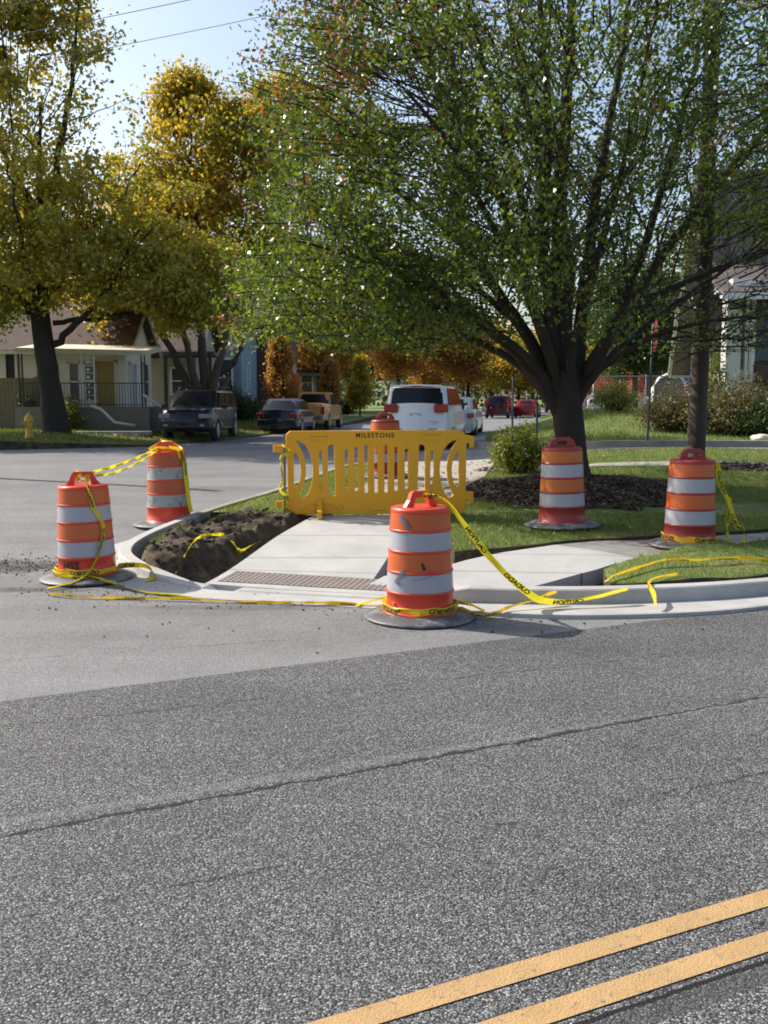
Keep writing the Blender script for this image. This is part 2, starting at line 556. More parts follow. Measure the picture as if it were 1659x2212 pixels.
LEAF_RED = leaf_mat('red_orange_leaves', [(0, (.22, .05, .02)), (.5, (.45, .11, .025)), (1, (.55, .22, .04))], .4, .55, None, .5)
LEAF_GREEN = leaf_mat('dark_green_leaves', [(0, (.018, .045, .012)), (.5, (.04, .08, .018)), (1, (.09, .13, .03))], .35, .5, None, .5)
LEAF_SHRUB = leaf_mat('yellow_green_leaves', [(0, (.07, .11, .02)), (.5, (.17, .20, .03)), (1, (.30, .27, .05))], .35, .5, None, 1.5)
LEAF_BROWN = leaf_mat('dry_shrub_leaves', [(0, (.06, .05, .03)), (.5, (.13, .11, .05)), (1, (.12, .15, .04))], .3, .6, None, 1.0)
LEAF_DRY = leaf_mat('fallen_leaves', [(0, (.10, .06, .03)), (.5, (.25, .16, .07)), (1, (.42, .30, .12))], .2, .6, None, 2.0)
BLADE = leaf_mat('grass_blades', [(0, (.06, .095, .015)), (.45, (.125, .175, .03)), (.8, (.22, .23, .06)), (1, (.32, .27, .12))], .35, .5, None, .9)
MULCH = leaf_mat('mulch_chips', [(0, (.025, .017, .013)), (.55, (.07, .045, .032)), (.8, (.16, .11, .08)), (1, (.34, .27, .20))], 0.02, .7, None, 2.0)  # palest chip colours stand in for flecks of dappled sunlight

# ---------------------------------------------------------------- ground, roads, kerbs, lawns
def clip_axis(bm, lo, hi, step, axis):
    n = Vector((1, 0, 0)) if axis == 0 else Vector((0, 1, 0))
    k = lo + step
    while k < hi:
        bmesh.ops.bisect_plane(bm, geom=bm.verts[:] + bm.edges[:] + bm.faces[:], plane_co=n * k, plane_no=n, dist=1e-5)
        k += step
def sheet(name, pts, zf, res, m, skirt=0.0, kind='structure', parent=None, smooth=True):
    bm = bmesh.new()
    bm.faces.new([bm.verts.new((p[0], p[1], 0)) for p in pts])
    bm.faces.ensure_lookup_table()
    if bm.faces[0].normal.z < 0 or sum(pts[i][0] * pts[(i + 1) % len(pts)][1] - pts[(i + 1) % len(pts)][0] * pts[i][1] for i in range(len(pts))) < 0:
        bmesh.ops.reverse_faces(bm, faces=bm.faces[:])
    bmesh.ops.triangulate(bm, faces=bm.faces[:])
    xs = [p[0] for p in pts]
    ys = [p[1] for p in pts]
    clip_axis(bm, min(xs), max(xs), res, 0)
    clip_axis(bm, min(ys), max(ys), res, 1)
    for v in bm.verts: v.co.z = float(zf(v.co.x, v.co.y))
    for f in bm.faces: f.smooth = smooth
    if skirt:
        be = [e for e in bm.edges if e.is_boundary]
        r = bmesh.ops.extrude_edge_only(bm, edges=be)
        for g in r['geom']:
            if isinstance(g, bmesh.types.BMVert): g.co.z -= skirt
            if isinstance(g, bmesh.types.BMFace):
                g.smooth = False
                if isinstance(m, (list, tuple)) and len(m) > 1: g.material_index = 1
    o = bobj(name, bm, m, parent)
    if kind: o['kind'] = kind
    return o
def resample(path, step):
    P_ = [Vector((p[0], p[1])) for p in path]
    out = []
    n = len(P_)
    for i in range(n - 1):
        p0, p1, p2, p3 = P_[max(i - 1, 0)], P_[i], P_[i + 1], P_[min(i + 2, n - 1)]
        k = max(1, int((p2 - p1).length / step))
        for j in range(k):
            t = j / k
            out.append(.5 * ((2 * p1) + (p2 - p0) * t + (2 * p0 - 5 * p1 + 4 * p2 - p3) * t * t + (3 * p1 - p0 - 3 * p2 + p3) * t ** 3))
    out.append(P_[-1])
    return out
def sweep(name, path, prof, zf, m, kind='structure', mis=None):
    """prof(s_index, point) -> list of (offset to the left of the path, height)"""
    bm = bmesh.new()
    rings = []
    n = len(path)
    for i, p in enumerate(path):
        t = (path[min(i + 1, n - 1)] - path[max(i - 1, 0)]).normalized()
        L = Vector((-t.y, t.x))
        z0 = float(zf(p.x, p.y))
        rings.append([bm.verts.new((p.x + L.x * o, p.y + L.y * o, z0 + h)) for o, h in prof(i, p)])
    for a, b in zip(rings, rings[1:]):
        for k in range(len(a) - 1):
            bm.faces.new((a[k], b[k], b[k + 1], a[k + 1]))
    bmesh.ops.recalc_face_normals(bm, faces=bm.faces[:])
    o = bobj(name, bm, m)
    o['kind'] = kind
    return o
def inside(poly, x, y):
    x = np.asarray(x); y = np.asarray(y)
    r = np.zeros(x.shape, bool)
    n = len(poly)
    for i in range(n):
        x1, y1 = poly[i][0], poly[i][1]
        x2, y2 = poly[(i + 1) % n][0], poly[(i + 1) % n][1]
        c = ((y1 > y) != (y2 > y)) & (x < (x2 - x1) * (y - y1) / (y2 - y1 + 1e-12) + x1)
        r ^= c
    return r

# face line of the kerb: down the side street, round the corner, along the main road
KERB = resample([(-.25, 23.0), (-.5, 21.3), (-.97, 19.6), (-1.61, 15.7), (-2.42, 13.4), (-2.93, 11.9), (-2.98, 11.0), (-2.62, 10.2), (-2.15, 9.65), (-1.75, 9.38),
                 (-.96, 9.12), (.04, 8.86), (.62, 8.70), (1.31, 8.60), (2.19, 8.64), (3.49, 8.98), (6, 10.15), (16, 15.1)], .12)
def kerb_h(p):
    return .15 - .06 * float(1 - sm(p.y, 10.6, 13.5)) * (1 if p.x < -1.5 else 0) - .135 * float(sm(p.x, -2.6, -1.7) * (1 - sm(p.x, .25, .75))) * (.55 if p.x < -1.7 else 1) * (1 if p.y < 11 else 0)
KERB = KERB[:]
cut = [i for i, p in enumerate(KERB) if p.y < 21.25][0]
KERB = KERB[cut:]
old_n = [i for i, p in enumerate(KERB) if p.y < 13.0][0]
def kprof(i, p):
    h = kerb_h(p)
    return [(0.0, -.02), (.018, h - .012), (.032, h), (.15, h + .004), (.162, h - .01), (.165, -.25)]
def off_path(path, d, i0=0, i1=None):
    out = []
    n = len(path)
    for i in range(i0, i1 if i1 is not None else n):
        p = path[i]
        t = (path[min(i + 1, n - 1)] - path[max(i - 1, 0)]).normalized()
        out.append((p.x - t.y * d, p.y + t.x * d))
    return out
sweep('old_kerb', KERB[:old_n + 1], kprof, H, OLD_CONC)
sweep('kerb', KERB[old_n:], kprof, H, NEW_CONC)
GW = lambda p: .16 + .22 * float(sm(12.5 - p.y, 0, 2)) if p.x < -1.5 else (.38 + .12 * float(sm(p.x, .5, 1.6)) * (1 - float(sm(p.x, 2.2, 4.2))) - .16 * float(sm(p.x, 2.6, 5)))
def gprof(i, p):
    w = GW(p)
    up = .028 * float(sm(p.x, .2, 1.2))
    return [(-w - .006, -.08), (-w, .006 + up), (-w + .02, .012 + up), (0.001, .006 + up * .6)]
sweep('gutter', KERB[old_n:], gprof, H, NEW_CONC)
INNER = off_path(KERB, .163)
# asphalt of the side street and the junction
LEFT_EDGE = [(-60, 6), (-11.2, 29), (-7.4, 30.9), (-5.6, 36.1), (-2.3, 54.3), (0, 72.4), (11, 150)]
RIGHT_EDGE = [(34, 150), (25, 100), (15.2, 69.5), (8.2, 46), (3.5, 34.1), (2.9, 28.1)]
ALLEY_FAR = [(4.9, 24.2), (9, 23.6), (16, 22.7)]
ALLEY_NEAR = [(16, 19.4), (7.9, 20.4), (4.3, 21.1), (2.3, 21.5)]
gut_out = [(p.x, p.y) for p in KERB[:old_n]] + [(q[0], q[1]) for q in off_path(KERB, 0, old_n)]
street = LEFT_EDGE + RIGHT_EDGE + ALLEY_FAR + ALLEY_NEAR + [(q[0], q[1]) for q in off_path(KERB, -.004)[::2]] + [(16, 14.7)]
street += [(40, 26.2), (40, -20), (-60, -20)]
sheet('side_street', street, lambda x, y: H(x, y), 1.6, SIDE_ASPHALT)
sheet('main_road', [(-45, 6.95 - .483 * 45), (40, 6.95 + .483 * 40), (40, -6 + .483 * 40), (-45, -6 - .483 * 45)], lambda x, y: H(x, y) + .004, 4, MAIN_ASPHALT)
for a in (2.773, 2.533):
    pts = [(-12, a - .052 - .485 * 12), (25, a - .052 + .485 * 25), (25, a + .052 + .485 * 25), (-12, a + .052 - .485 * 12)]
    o = sheet('road_marking', pts, lambda x, y: H(x, y) + .008, .5, YLINE)
# far ground, one sheet to the horizon with the place cut lower under the streets
bm = bmesh.new()
gx = sorted(set([-600, -300, -150, -100, -60] + list(range(-40, 44, 4)) + [60, 100, 150, 300, 600]))
gy = sorted(set([-200, -100, -50] + list(range(-20, 84, 4)) + [100, 150, 200, 300, 600, 900]))
gv = [[bm.verts.new((x, y, float(H(x, y)) - .32)) for x in gx] for y in gy]
for j in range(len(gy) - 1):
    for i in range(len(gx) - 1):
        bm.faces.new((gv[j][i], gv[j][i + 1], gv[j + 1][i + 1], gv[j + 1][i]))
bobj('ground', bm, GRASS_G)['kind'] = 'structure'

# corner lawn
LAWN_FRONT = [(.55, 11.3), (.76, 10.60), (1.30, 10.90), (1.95, 11.22), (3.0, 11.55), (4.6, 12.0), (8, 13.5), (16, 17.2)]
left_in = [q for q in INNER if q[1] > 12.9][::3]
lawn = left_in + [(-1.7, 12.95), (-.95, 12.95), (.45, 13.0)] + LAWN_FRONT + ALLEY_NEAR
TX, TY = 3.05, 15.75                                      # the pear tree
def mulch_h(x, y):
    d = np.sqrt(((x - 2.75) / 1.85) ** 2 + ((y - 15.1) / 1.75) ** 2)
    return .20 * (1 - sm(d, .15, 1.0))
def lawn_z(x, y):
    return H(x, y) + .135 + mulch_h(x, y) * .9 + .012 * np.sin(x * 3.1 + y * 1.7) * np.cos(y * 2.3)
LAWN = sheet('corner_lawn', lawn, lawn_z, .3, [GRASS_G, SOIL], skirt=.5)
strip_poly = [(2.15, 9.62), (2.6, 10.0), (3.15, 10.55), (4.35, 11.0), (8, 12.6), (16, 16.4)] + [q for q in off_path(KERB, .30) if q[0] > 2.0 and q[1] < 20][::-1][::4] + [(2.05, 8.86)]
def strip_z(x, y):
    return H(x, y) + .15 + .05 * sm(x, 2.0, 2.7) * sm(y - 8.9 - .3 * (x - 2), 0, .6) * (1 - sm(x, 4, 8)) + .012 * np.sin(x * 5.1 + y * 2.7)
sheet('verge_strip', strip_poly, strip_z, .2, [GRASS_G, SOIL], skirt=.4)
sp1 = [q for q in off_path(KERB, .12) if q[0] > 1.9 and q[1] < 20][::4]
sp2 = [q for q in off_path(KERB, .50) if q[0] > 1.8 and q[1] < 20][::-1][::4]
sheet('edge_soil', sp1 + sp2, lambda x, y: H(x, y) + .075 + .02 * np.sin(x * 9) * np.sin(x * 23), .08, SOIL)
# right hand lawn rising beyond the alley, with its kerb
rl = [(2.9, 28.1), (4.9, 24.2), (9, 23.6), (16, 22.7), (60, 17), (110, 150), (34, 150), (25, 100), (15.2, 69.5), (8.2, 46), (3.5, 34.1)]
def rlawn_z(x, y): return H(x, y) + .11 + hill(x, y) * sm(x - 3.2 - .13 * (y - 28), 0, 3.0)
sheet('far_lawn', rl, rlawn_z, 2.0, [GRASS_G, SOIL], skirt=.3)
kp = resample([(2.2, 31.0), (2.9, 28.1), (4.9, 24.2), (9, 23.6), (16, 22.7)], .4)
sweep('alley_kerb', kp, lambda i, p: [(-.14, -.02), (-.13, .15), (0.0, .155), (0.02, -.02)], H, OLD_CONC)
sweep('alley_edge', resample(ALLEY_NEAR[::-1], .5), lambda i, p: [(-.02, .10), (0, .145), (.12, .145), (.14, 0)], H, OLD_CONC)
# left hand verge
lv = [(-60, 6), (-11.2, 29), (-7.4, 30.9), (-5.6, 36.1), (-2.3, 54.3), (0, 72.4), (11, 150), (-140, 150), (-140, 6)]
def lverge_z(x, y):
    return H(x, y) + .06 + .28 * sm(-(x + 6.3) + .28 * (y - 31), 1.0, 6.0)
sheet('left_verge', lv, lverge_z, 2.5, [GRASS_G, SOIL], skirt=.3)

# slabs: kerb ramp, right hand leg and pavements
def face_y(x): return 9.12 - .27 * (x + .96) if x < .62 else 8.70
def slab_z(x, y):
    d = y - (9.0 - .26 * x)
    return H(x, y) + .02 + .115 * sm(d, .15, 2.6)
def leg_z(x, y):
    d = y - (9.0 - .26 * x)
    return H(x, y) + .02 + .125 * sm(d, .15, 1.6) - .045 * sm(x, 2.3, 3.0)
ramp_poly = [(-1.72, 9.545), (.62, 8.865), (.70, 8.86), (.72, 9.28), (-.17, 9.55), (.10, 10.9), (.45, 13.05), (-.93, 13.05)]
# front apron + main slab
sheet('ramp_slab', [(-1.75, 9.56), (-.96, 9.285), (.04, 9.02), (.62, 8.87), (.62, 9.20), (-.15, 9.46), (.10, 10.9), (.45, 13.05), (-.90, 13.05)], slab_z, .25, SLAB_CONC, skirt=.22, smooth=False)
sheet('sidewalk_slab', [(-.15, 9.465), (.625, 9.20), (.625, 8.88), (1.2, 9.12), (2.1, 9.72), (2.72, 10.30), (1.92, 11.0), (1.3, 10.58), (.72, 10.05), (.0, 9.72)], leg_z, .25, SLAB_CONC, skirt=.22, smooth=False)
sheet('sidewalk', [(2.725, 10.30), (3.15, 10.60), (4.35, 11.05), (8, 12.65), (16, 16.45), (16, 17.1), (8, 13.42), (4.6, 11.95), (3.0, 11.5), (1.925, 11.0)], leg_z, .5, OLD_CONC, skirt=.2, smooth=False)
sheet('old_sidewalk', [(-.90, 13.055), (.45, 13.055), (1.0, 14.4), (1.75, 17.2), (2.25, 20.2), (2.25, 21.45), (.3, 21.25), (.1, 19.6), (-.3, 16.0)], lambda x, y: lawn_z(x, y) + .014, .5, WALK_CONC, skirt=.03, smooth=False)
sheet('lawn_path', [(1.95, 18.35), (4.0, 17.95), (8.5, 17.0), (8.5, 17.6), (4.0, 18.5), (2.0, 18.9)], lambda x, y: lawn_z(x, y) + .012, .6, WALK_CONC, skirt=.03, smooth=False)
# tactile strip: a plate of small domes set into the ramp
bm = bmesh.new()
pa, pb = Vector((-1.66, 9.60)), Vector((.60, 8.96))
u2 = (pb - pa).normalized()
w2 = Vector((-u2.y, u2.x))
Lp, Wp = (pb - pa).length, .46
nu, nw = 14, 4
g = [[None] * (nw + 1) for _ in range(nu + 1)]
for i in range(nu + 1):
    for j in range(nw + 1):
        p = pa + u2 * (Lp * i / nu) + w2 * (Wp * j / nw + .06)
        g[i][j] = bm.verts.new((p.x, p.y, float(slab_z(p.x, p.y)) + .006))
for i in range(nu):
    for j in range(nw):
        bm.faces.new((g[i][j], g[i + 1][j], g[i + 1][j + 1], g[i][j + 1]))
for i in range(int(Lp / .058)):
    for j in range(7):
        p = pa + u2 * (.035 + i * .058) + w2 * (.09 + j * .062)
        z = float(slab_z(p.x, p.y)) + .006
        add_lathe(bm, [(.017, 0), (.012, .006), (.0005, .008)], 6, (p.x, p.y, z))
o = bobj('tactile_strip', bm, PINK)
o['kind'] = 'structure'

# soil of the open pits and the cut bank left of the ramp
def vnoise(x, y, f, seed=0):
    v = 0.0
    for k in range(4):
        s = f * 2 ** k
        v += (math.sin(x * s * 1.3 + seed + 3 * k + 1.7 * math.sin(y * s * .9 + k)) * math.sin(y * s * 1.1 + 2 * seed + k + 1.3 * math.sin(x * s * .8))) / 1.8 ** k
    return v
left_poly = [q for q in INNER if 9.3 < q[1] < 13.0 and q[0] < -1.6]
def soil_z(x, y):
    base = float(H(x, y)) - .10
    if x < .2 and y > 9.4:
        # bank: rises away from the ramp edge and away from the kerb corner
        dk = (y - 10.35) - .35 * (x + 2.8)
        front = float(sm(y - 10.02 - .12 * math.sin(x * 9), 0.0, .22)) * float(sm((x + 2.66) + 1.1 * max(0.0, y - 11.35) + .05 * math.sin(y * 9), 0, .16))
        se = -1.78 + .27 * (y - 9.5)                        # slab's left edge
        k_ = max(0.0, 1 - (y - 9.6) / 3.2)
        side = float(sm(se - x, .08 + .30 * k_ + .05 * math.sin(y * 6), .28 + .36 * k_))
        e = front * side
        up = (.26 * (.55 + .45 * float(sm(x + 2.82 - .33 * (y - 11.6), .05, .55)))) + .04 * vnoise(x, y, 3.2, 1)
        z = base + e * up + .035 * vnoise(x, y, 7, 4) * (.3 + e)
        return z
    return base + .03 * vnoise(x, y, 6, 2)
bm = bmesh.new()
xs = np.arange(-3.1, -.6, .045)
ys = np.arange(9.3, 13.35, .045)
grid = {}
for i, x in enumerate(xs):
    for j, y in enumerate(ys):
        grid[i, j] = bm.verts.new((x, y, soil_z(x, y)))
kx = [(q[0], q[1]) for q in off_path(KERB, .10)]
pit = [q for q in kx if 9.2 < q[1] < 13.5 and q[0] < -1.5] + [(-1.5, 9.2), (-.5, 9.3), (-.5, 13.4)]
for i in range(len(xs) - 1):
    for j in range(len(ys) - 1):
        if inside(pit, np.array([xs[i] + .02]), np.array([ys[j] + .02]))[0]:
            f = bm.faces.new((grid[i, j], grid[i + 1, j], grid[i + 1, j + 1], grid[i, j + 1]))
            f.smooth = True
for v in [v for v in bm.verts if not v.link_faces]: bm.verts.remove(v)
o = bobj('soil_bank', bm, SOIL)
o['kind'] = 'structure'
bm = bmesh.new()
xs = np.arange(-.3, 2.6, .06)
ys = np.arange(8.8, 11.4, .06)
pit2 = [(-.2, 9.4), (.55, 8.8), (.8, 8.80), (1.31, 8.72), (2.3, 8.78), (2.4, 9.7), (2.6, 10.2), (2.2, 11.35), (.5, 11.3)]
grid = {}
for i, x in enumerate(xs):
    for j, y in enumerate(ys):
        grid[i, j] = bm.verts.new((x, y, soil_z(x, y) + (.09 * float(sm(x, 1.7, 2.25)) + .02)))
for i in range(len(xs) - 1):
    for j in range(len(ys) - 1):
        if inside(pit2, np.array([xs[i] + .03]), np.array([ys[j] + .03]))[0]:
            bm.faces.new((grid[i, j], grid[i + 1, j], grid[i + 1, j + 1], grid[i, j + 1])).smooth = True
for v in [v for v in bm.verts if not v.link_faces]: bm.verts.remove(v)
bobj('pit_soil', bm, SOIL)['kind'] = 'structure'

# ---------------------------------------------------------------- scatters: grass, mulch, leaves, clods
def scatter(poly, n, zf=None):
    xs = [p[0] for p in poly]
    ys = [p[1] for p in poly]
    x = RNG.uniform(min(xs), max(xs), n)
    y = RNG.uniform(min(ys), max(ys), n)
    k = inside(poly, x, y)
    return x[k], y[k]
def blades(name, x, y, z, h, w, m, label):
    n = len(x)
    a = RNG.uniform(0, 2 * np.pi, n)
    hh = h * RNG.uniform(.5, 1.25, n)
    lean = RNG.normal(0, .5, (n, 2)) * hh[:, None]
    dx, dy = np.cos(a) * w, np.sin(a) * w
    V = np.empty((n, 3, 3))
    V[:, 0] = np.stack([x - dx, y - dy, z - .01], 1)
    V[:, 1] = np.stack([x + dx, y + dy, z - .01], 1)
    V[:, 2] = np.stack([x + lean[:, 0], y + lean[:, 1], z + hh], 1)
    o = npmesh(name, V.reshape(-1, 3), np.arange(3 * n).reshape(-1, 3), m)
    return tag(o, label, 'grass', kind='stuff')
WALK_POLYS = [[(-.90, 13.055), (.45, 13.055), (1.0, 14.4), (1.75, 17.2), (2.25, 20.2), (2.25, 21.45), (.3, 21.25), (.1, 19.6), (-.3, 16.0)],
              [(1.95, 18.35), (4.0, 17.95), (8.5, 17.0), (8.5, 17.6), (4.0, 18.5), (2.0, 18.9)]]
def lawn_filter(x, y):
    keep = np.ones(len(x), bool)
    for w in WALK_POLYS: keep &= ~inside(w, x, y)
    d = np.sqrt(((x - 2.75) / 1.85) ** 2 + ((y - 15.1) / 1.75) ** 2) + .12 * np.sin(x * 6) * np.cos(y * 5)
    d2 = np.sqrt(((x - 2.5) / .75) ** 2 + ((y - 18.5) / .55) ** 2)
    d3 = np.sqrt(((x - 6.6) / 1.2) ** 2 + ((y - 17.3) / .55) ** 2)
    keep &= (d > .93) & (d2 > 1) & (d3 > 1)
    return keep
x, y = scatter(lawn, 330000)
k = lawn_filter(x, y) & (np.abs(x) < .41 * y + .8) & (RNG.random(len(x)) < np.clip(1.4 - (y - 10) * .09, .35, 1))
x, y = x[k], y[k]
blades('lawn_grass', x, y, lawn_z(x, y), .05, .0045, BLADE, 'short green grass covering the corner lawn round the tree')
x, y = scatter(strip_poly, 90000)
k = (x < 5.5)
x, y = x[k], y[k]
blades('verge_grass', x, y, strip_z(x, y), .055, .004, BLADE, 'rough grass on the narrow strip between kerb and pavement')
x, y = scatter([(2.9, 28.1), (4.9, 24.2), (9, 23.6), (16, 22.7), (22, 34), (18, 44), (8.2, 46), (3.5, 34.1)], 70000)
blades('far_lawn_grass', x, y, rlawn_z(x, y), .10, .010, BLADE, 'grass on the rising lawn beyond the alley')
x, y = scatter([(-20, 25), (-11.2, 29), (-7.4, 30.9), (-5.6, 36.1), (-2.3, 54.3), (-12, 56), (-22, 36)], 80000)
blades('left_verge_grass', x, y, lverge_z(x, y), .10, .012, BLADE, 'grass on the verge under the yellow maples')
# scraps of turf on the soil bank
x, y = scatter([(-2.9, 11.2), (-2.3, 13.1), (-1.0, 13.0), (-1.6, 11.6)], 9000)
k = np.array([vnoise(a, b, 2.5, 9) > .35 for a, b in zip(x, y)])
x, y = x[k], y[k]
blades('bank_turf', x, y, np.array([soil_z(a, b) for a, b in zip(x, y)]), .05, .004, BLADE, 'scraps of turf left on the dug soil bank')

def flakes(name, x, y, z, size, m, label, cat, thick=.5, seed=None):
    n = len(x)
    a = RNG.uniform(0, 2 * np.pi, n)
    s = size * RNG.uniform(.5, 1.4, n)
    u = np.stack([np.cos(a), np.sin(a), RNG.normal(0, thick, n)], 1) * s[:, None]
    w = np.stack([-np.sin(a), np.cos(a), RNG.normal(0, thick, n)], 1) * (s * RNG.uniform(.25, .7, n))[:, None]
    c = np.stack([x, y, z + .3 * s], 1)
    V = np.stack([c - u, c - w, c + u, c + w], 1)
    o = npmesh(name, V.reshape(-1, 3), np.arange(4 * n).reshape(-1, 4), m)
    return tag(o, label, cat, kind='stuff')
x, y = scatter([(.7, 13), (4.9, 13), (4.9, 17.2), (.7, 17.2)], 60000)
d = np.sqrt(((x - 2.75) / 1.85) ** 2 + ((y - 15.1) / 1.75) ** 2) + .12 * np.sin(x * 6) * np.cos(y * 5)
k = d < 1.0
x, y = x[k], y[k]
flakes('bark_mulch', x, y, lawn_z(x, y), .024, MULCH, 'dark bark mulch mounded round the foot of the tree', 'mulch', .5)
x, y = scatter([(1.4, 17.7), (7.9, 16.5), (8.2, 18.2), (1.8, 19.3)], 14000)
k = (np.sqrt(((x - 2.5) / .85) ** 2 + ((y - 18.5) / .65) ** 2) < 1) | (np.sqrt(((x - 6.6) / 1.25) ** 2 + ((y - 17.3) / .6) ** 2) < 1)
x, y = x[k], y[k]
flakes('bed_mulch', x, y, lawn_z(x, y), .035, MULCH, 'bark mulch in the small beds by the path and shrub', 'mulch', .5)
# fallen leaves
def leaves_on(name, poly, n, zf, size, label):
    x, y = scatter(poly, n)
    flakes(name, x, y, zf(x, y) + .01, size, LEAF_DRY, label, 'fallen leaves', .3)
leaves_on('lawn_leaves', lawn, 1100, lambda x, y: lawn_z(x, y) + .03, .03, 'pale dry leaves scattered over the corner lawn')
leaves_on('verge_leaves', [(-11.2, 29), (-7.4, 30.6), (-5.6, 35.8), (-2.3, 54), (-5, 54), (-9, 36), (-13, 30)], 6000, lambda x, y: lverge_z(x, y) + .04, .05, 'brown fallen leaves along the left verge')
leaves_on('gutter_leaves', [(-10.5, 28.7), (-7.2, 30.2), (-5.3, 35.8), (-5.7, 36.0), (-7.6, 30.9), (-11, 29)], 900, lambda x, y: H(x, y), .045, 'brown leaves collected at the left road edge')
leaves_on('far_leaves', rl[:6] + [(8.2, 46)], 1500, lambda x, y: rlawn_z(x, y) + .05, .05, 'dry leaves scattered over the rising lawn')
leaves_on('path_leaves', [(.3, 15), (1.6, 16), (2.2, 21), (.4, 21)], 260, lambda x, y: lawn_z(x, y) + .01, .03, 'small dry leaves on the old pavement')
# clods and grit
def clods(name, pts, smin, smax, m, label, cat):
    V = []
    Fc = []
    base = np.array([(0, 0, 1), (.89, 0, .45), (.28, .85, .45), (-.72, .53, .45), (-.72, -.53, .45), (.28, -.85, .45),
                     (.72, .53, -.45), (-.28, .85, -.45), (-.89, 0, -.45), (-.28, -.85, -.45), (.72, -.53, -.45), (0, 0, -1)])
    tri = np.array([(0, 1, 2), (0, 2, 3), (0, 3, 4), (0, 4, 5), (0, 5, 1), (1, 6, 2), (2, 7, 3), (3, 8, 4), (4, 9, 5), (5, 10, 1),
                    (1, 10, 6), (2, 6, 7), (3, 7, 8), (4, 8, 9), (5, 9, 10), (6, 11, 7), (7, 11, 8), (8, 11, 9), (9, 11, 10), (10, 11, 6)])
    for i, (x, y, z) in enumerate(pts):
        s = smin + (smax - smin) * random.random() ** 3
        b = base * RNG.uniform(.6, 1.3, (12, 1)) * np.array([1, 1, .65]) * s
        V.append(b + np.array([x, y, z + .3 * s]))
        Fc.append(tri + 12 * i)
    o = npmesh(name, np.concatenate(V), np.concatenate(Fc), m)
    return tag(o, label, cat, kind='stuff')
x, y = scatter(pit, 1500)
clods('soil_clods', [(a, b, soil_z(a, b)) for a, b in zip(x, y) if a < -1.85 + .27 * (b - 9.5)], .006, .045, SOIL, 'crumbled clods of soil on the dug bank', 'soil')
pp = []
for cx, cy, sx, sy, n in ((-3.9, 10.5, .7, .33, 900), (-3.1, 9.25, .8, .12, 160), (-1.2, 8.62, 1.5, .12, 260), (.9, 7.9, .9, .15, 90), (-.4, 8.2, 2.2, .5, 120), (-2.2, 9.1, .6, .1, 120)):
    for i in range(n):
        a, b = random.gauss(cx, sx), random.gauss(cy, sy)
        pp.append((a, b, float(H(a, b)) + .004))
clods('road_grit', pp, .002, .013, SOIL, 'crumbs of dirt and grit spilled on the asphalt by the kerb', 'grit')
pp = [(random.uniform(-8, 4), random.uniform(6.5, 24), 0) for i in range(260)]
pp = [(a, b, float(H(a, b)) + .003) for a, b, c in pp if b > 7.2 + .5 * a and (a < -3.2 or b < 8.2 + .25 * a)]
clods('road_pebbles', pp, .002, .009, CREAM_P, 'pale pebbles scattered over the side street', 'pebbles')

# ---------------------------------------------------------------- traffic drums
HB = .93
def drum_r(z): return .292 - .048 * (z / HB)
def drum_shell():
    pr = [(.318, .045), (.318, .062), (.300, .068), (drum_r(.09), .075)]
    for z in (.235, .405, .575, .745):
        pr += [(drum_r(z) , z - .012), (drum_r(z) + .010, z - .007), (drum_r(z) + .010, z + .007), (drum_r(z) - .003, z + .012)]
    pr += [(drum_r(.90), .89), (drum_r(.90) + .003, .905), (drum_r(.93), .922), (.225, .93), (.19, .934), (.12, .925), (0.001, .923)]
    return pr
BANDS = [(.247, .393, 'w'), (.417, .563, 'o'), (.587, .733, 'w'), (.757, .885, 'o')]
def handle_geo(wb=.17, wt=.115, h=.115, th=.02, slot=True, sw=.075):
    out = [(-wb, 0), (wb, 0), (wt + .03, h * .55), (wt, h - .02), (wt - .03, h), (-wt + .03, h), (-wt, h - .02), (-wt - .03, h * .55)]
    sp = [out]
    if slot:
        sp.append([(-sw, .038), (-sw + .012, .028), (sw - .012, .028), (sw, .038), (sw, .072), (sw - .012, .082), (-sw + .012, .082), (-sw, .072)])
    V, Fc = curve_mesh(sp, th, .006)
    return [Vector((v.x, v.z, v.y)) for v in V], Fc
def arch_geo():
    out = [(-.17, 0), (-.10, 0), (-.085, .03), (-.078, .075), (-.06, .088), (.06, .088), (.078, .075), (.085, .03), (.10, 0), (.17, 0), (.125, .06), (.10, .118), (.08, .13), (-.08, .13), (-.10, .118), (-.125, .06)]
    V, Fc = curve_mesh([out], .018, .006)
    return [Vector((v.x, v.z, v.y)) for v in V], Fc
ZS = 1.045
def drum(loc, rz, label, shell, wmat, omat, arch=False, tilt=(0, 0), base_rot=0, hts=None):
    root = empty('traffic_drum', loc, rz, label, 'traffic drum', 'orange and white drums round the new kerb ramp')
    root.rotation_euler = (tilt[0], tilt[1], rz)
    root.scale = (.985, .985, ZS)
    bm = bmesh.new()
    add_lathe(bm, drum_shell(), 64)
    bobj('drum_body', bm, shell, root, False)
    for z0, z1, t in BANDS:
        bm = bmesh.new()
        k = 4
        add_lathe(bm, [(drum_r(z0 + (z1 - z0) * i / k) + .0035, z0 + (z1 - z0) * i / k) for i in range(k + 1)], 64)
        bobj('reflective_band', bm, wmat if t == 'w' else omat, root)
    bm = bmesh.new()
    V, Fc = arch_geo() if arch else handle_geo()
    add_geo(bm, [v + Vector((0, 0, .922)) for v in V], Fc)
    bobj('handle', bm, shell, root)
    bm = bmesh.new()
    add_lathe(bm, [(.29, .045), (.325, .062), (.345, .06), (.40, .045), (.462, .026), (.475, .017), (.47, .004), (.44, .002)], 56)
    bobj('rubber_base', bm, RUBBER, root)
    return root
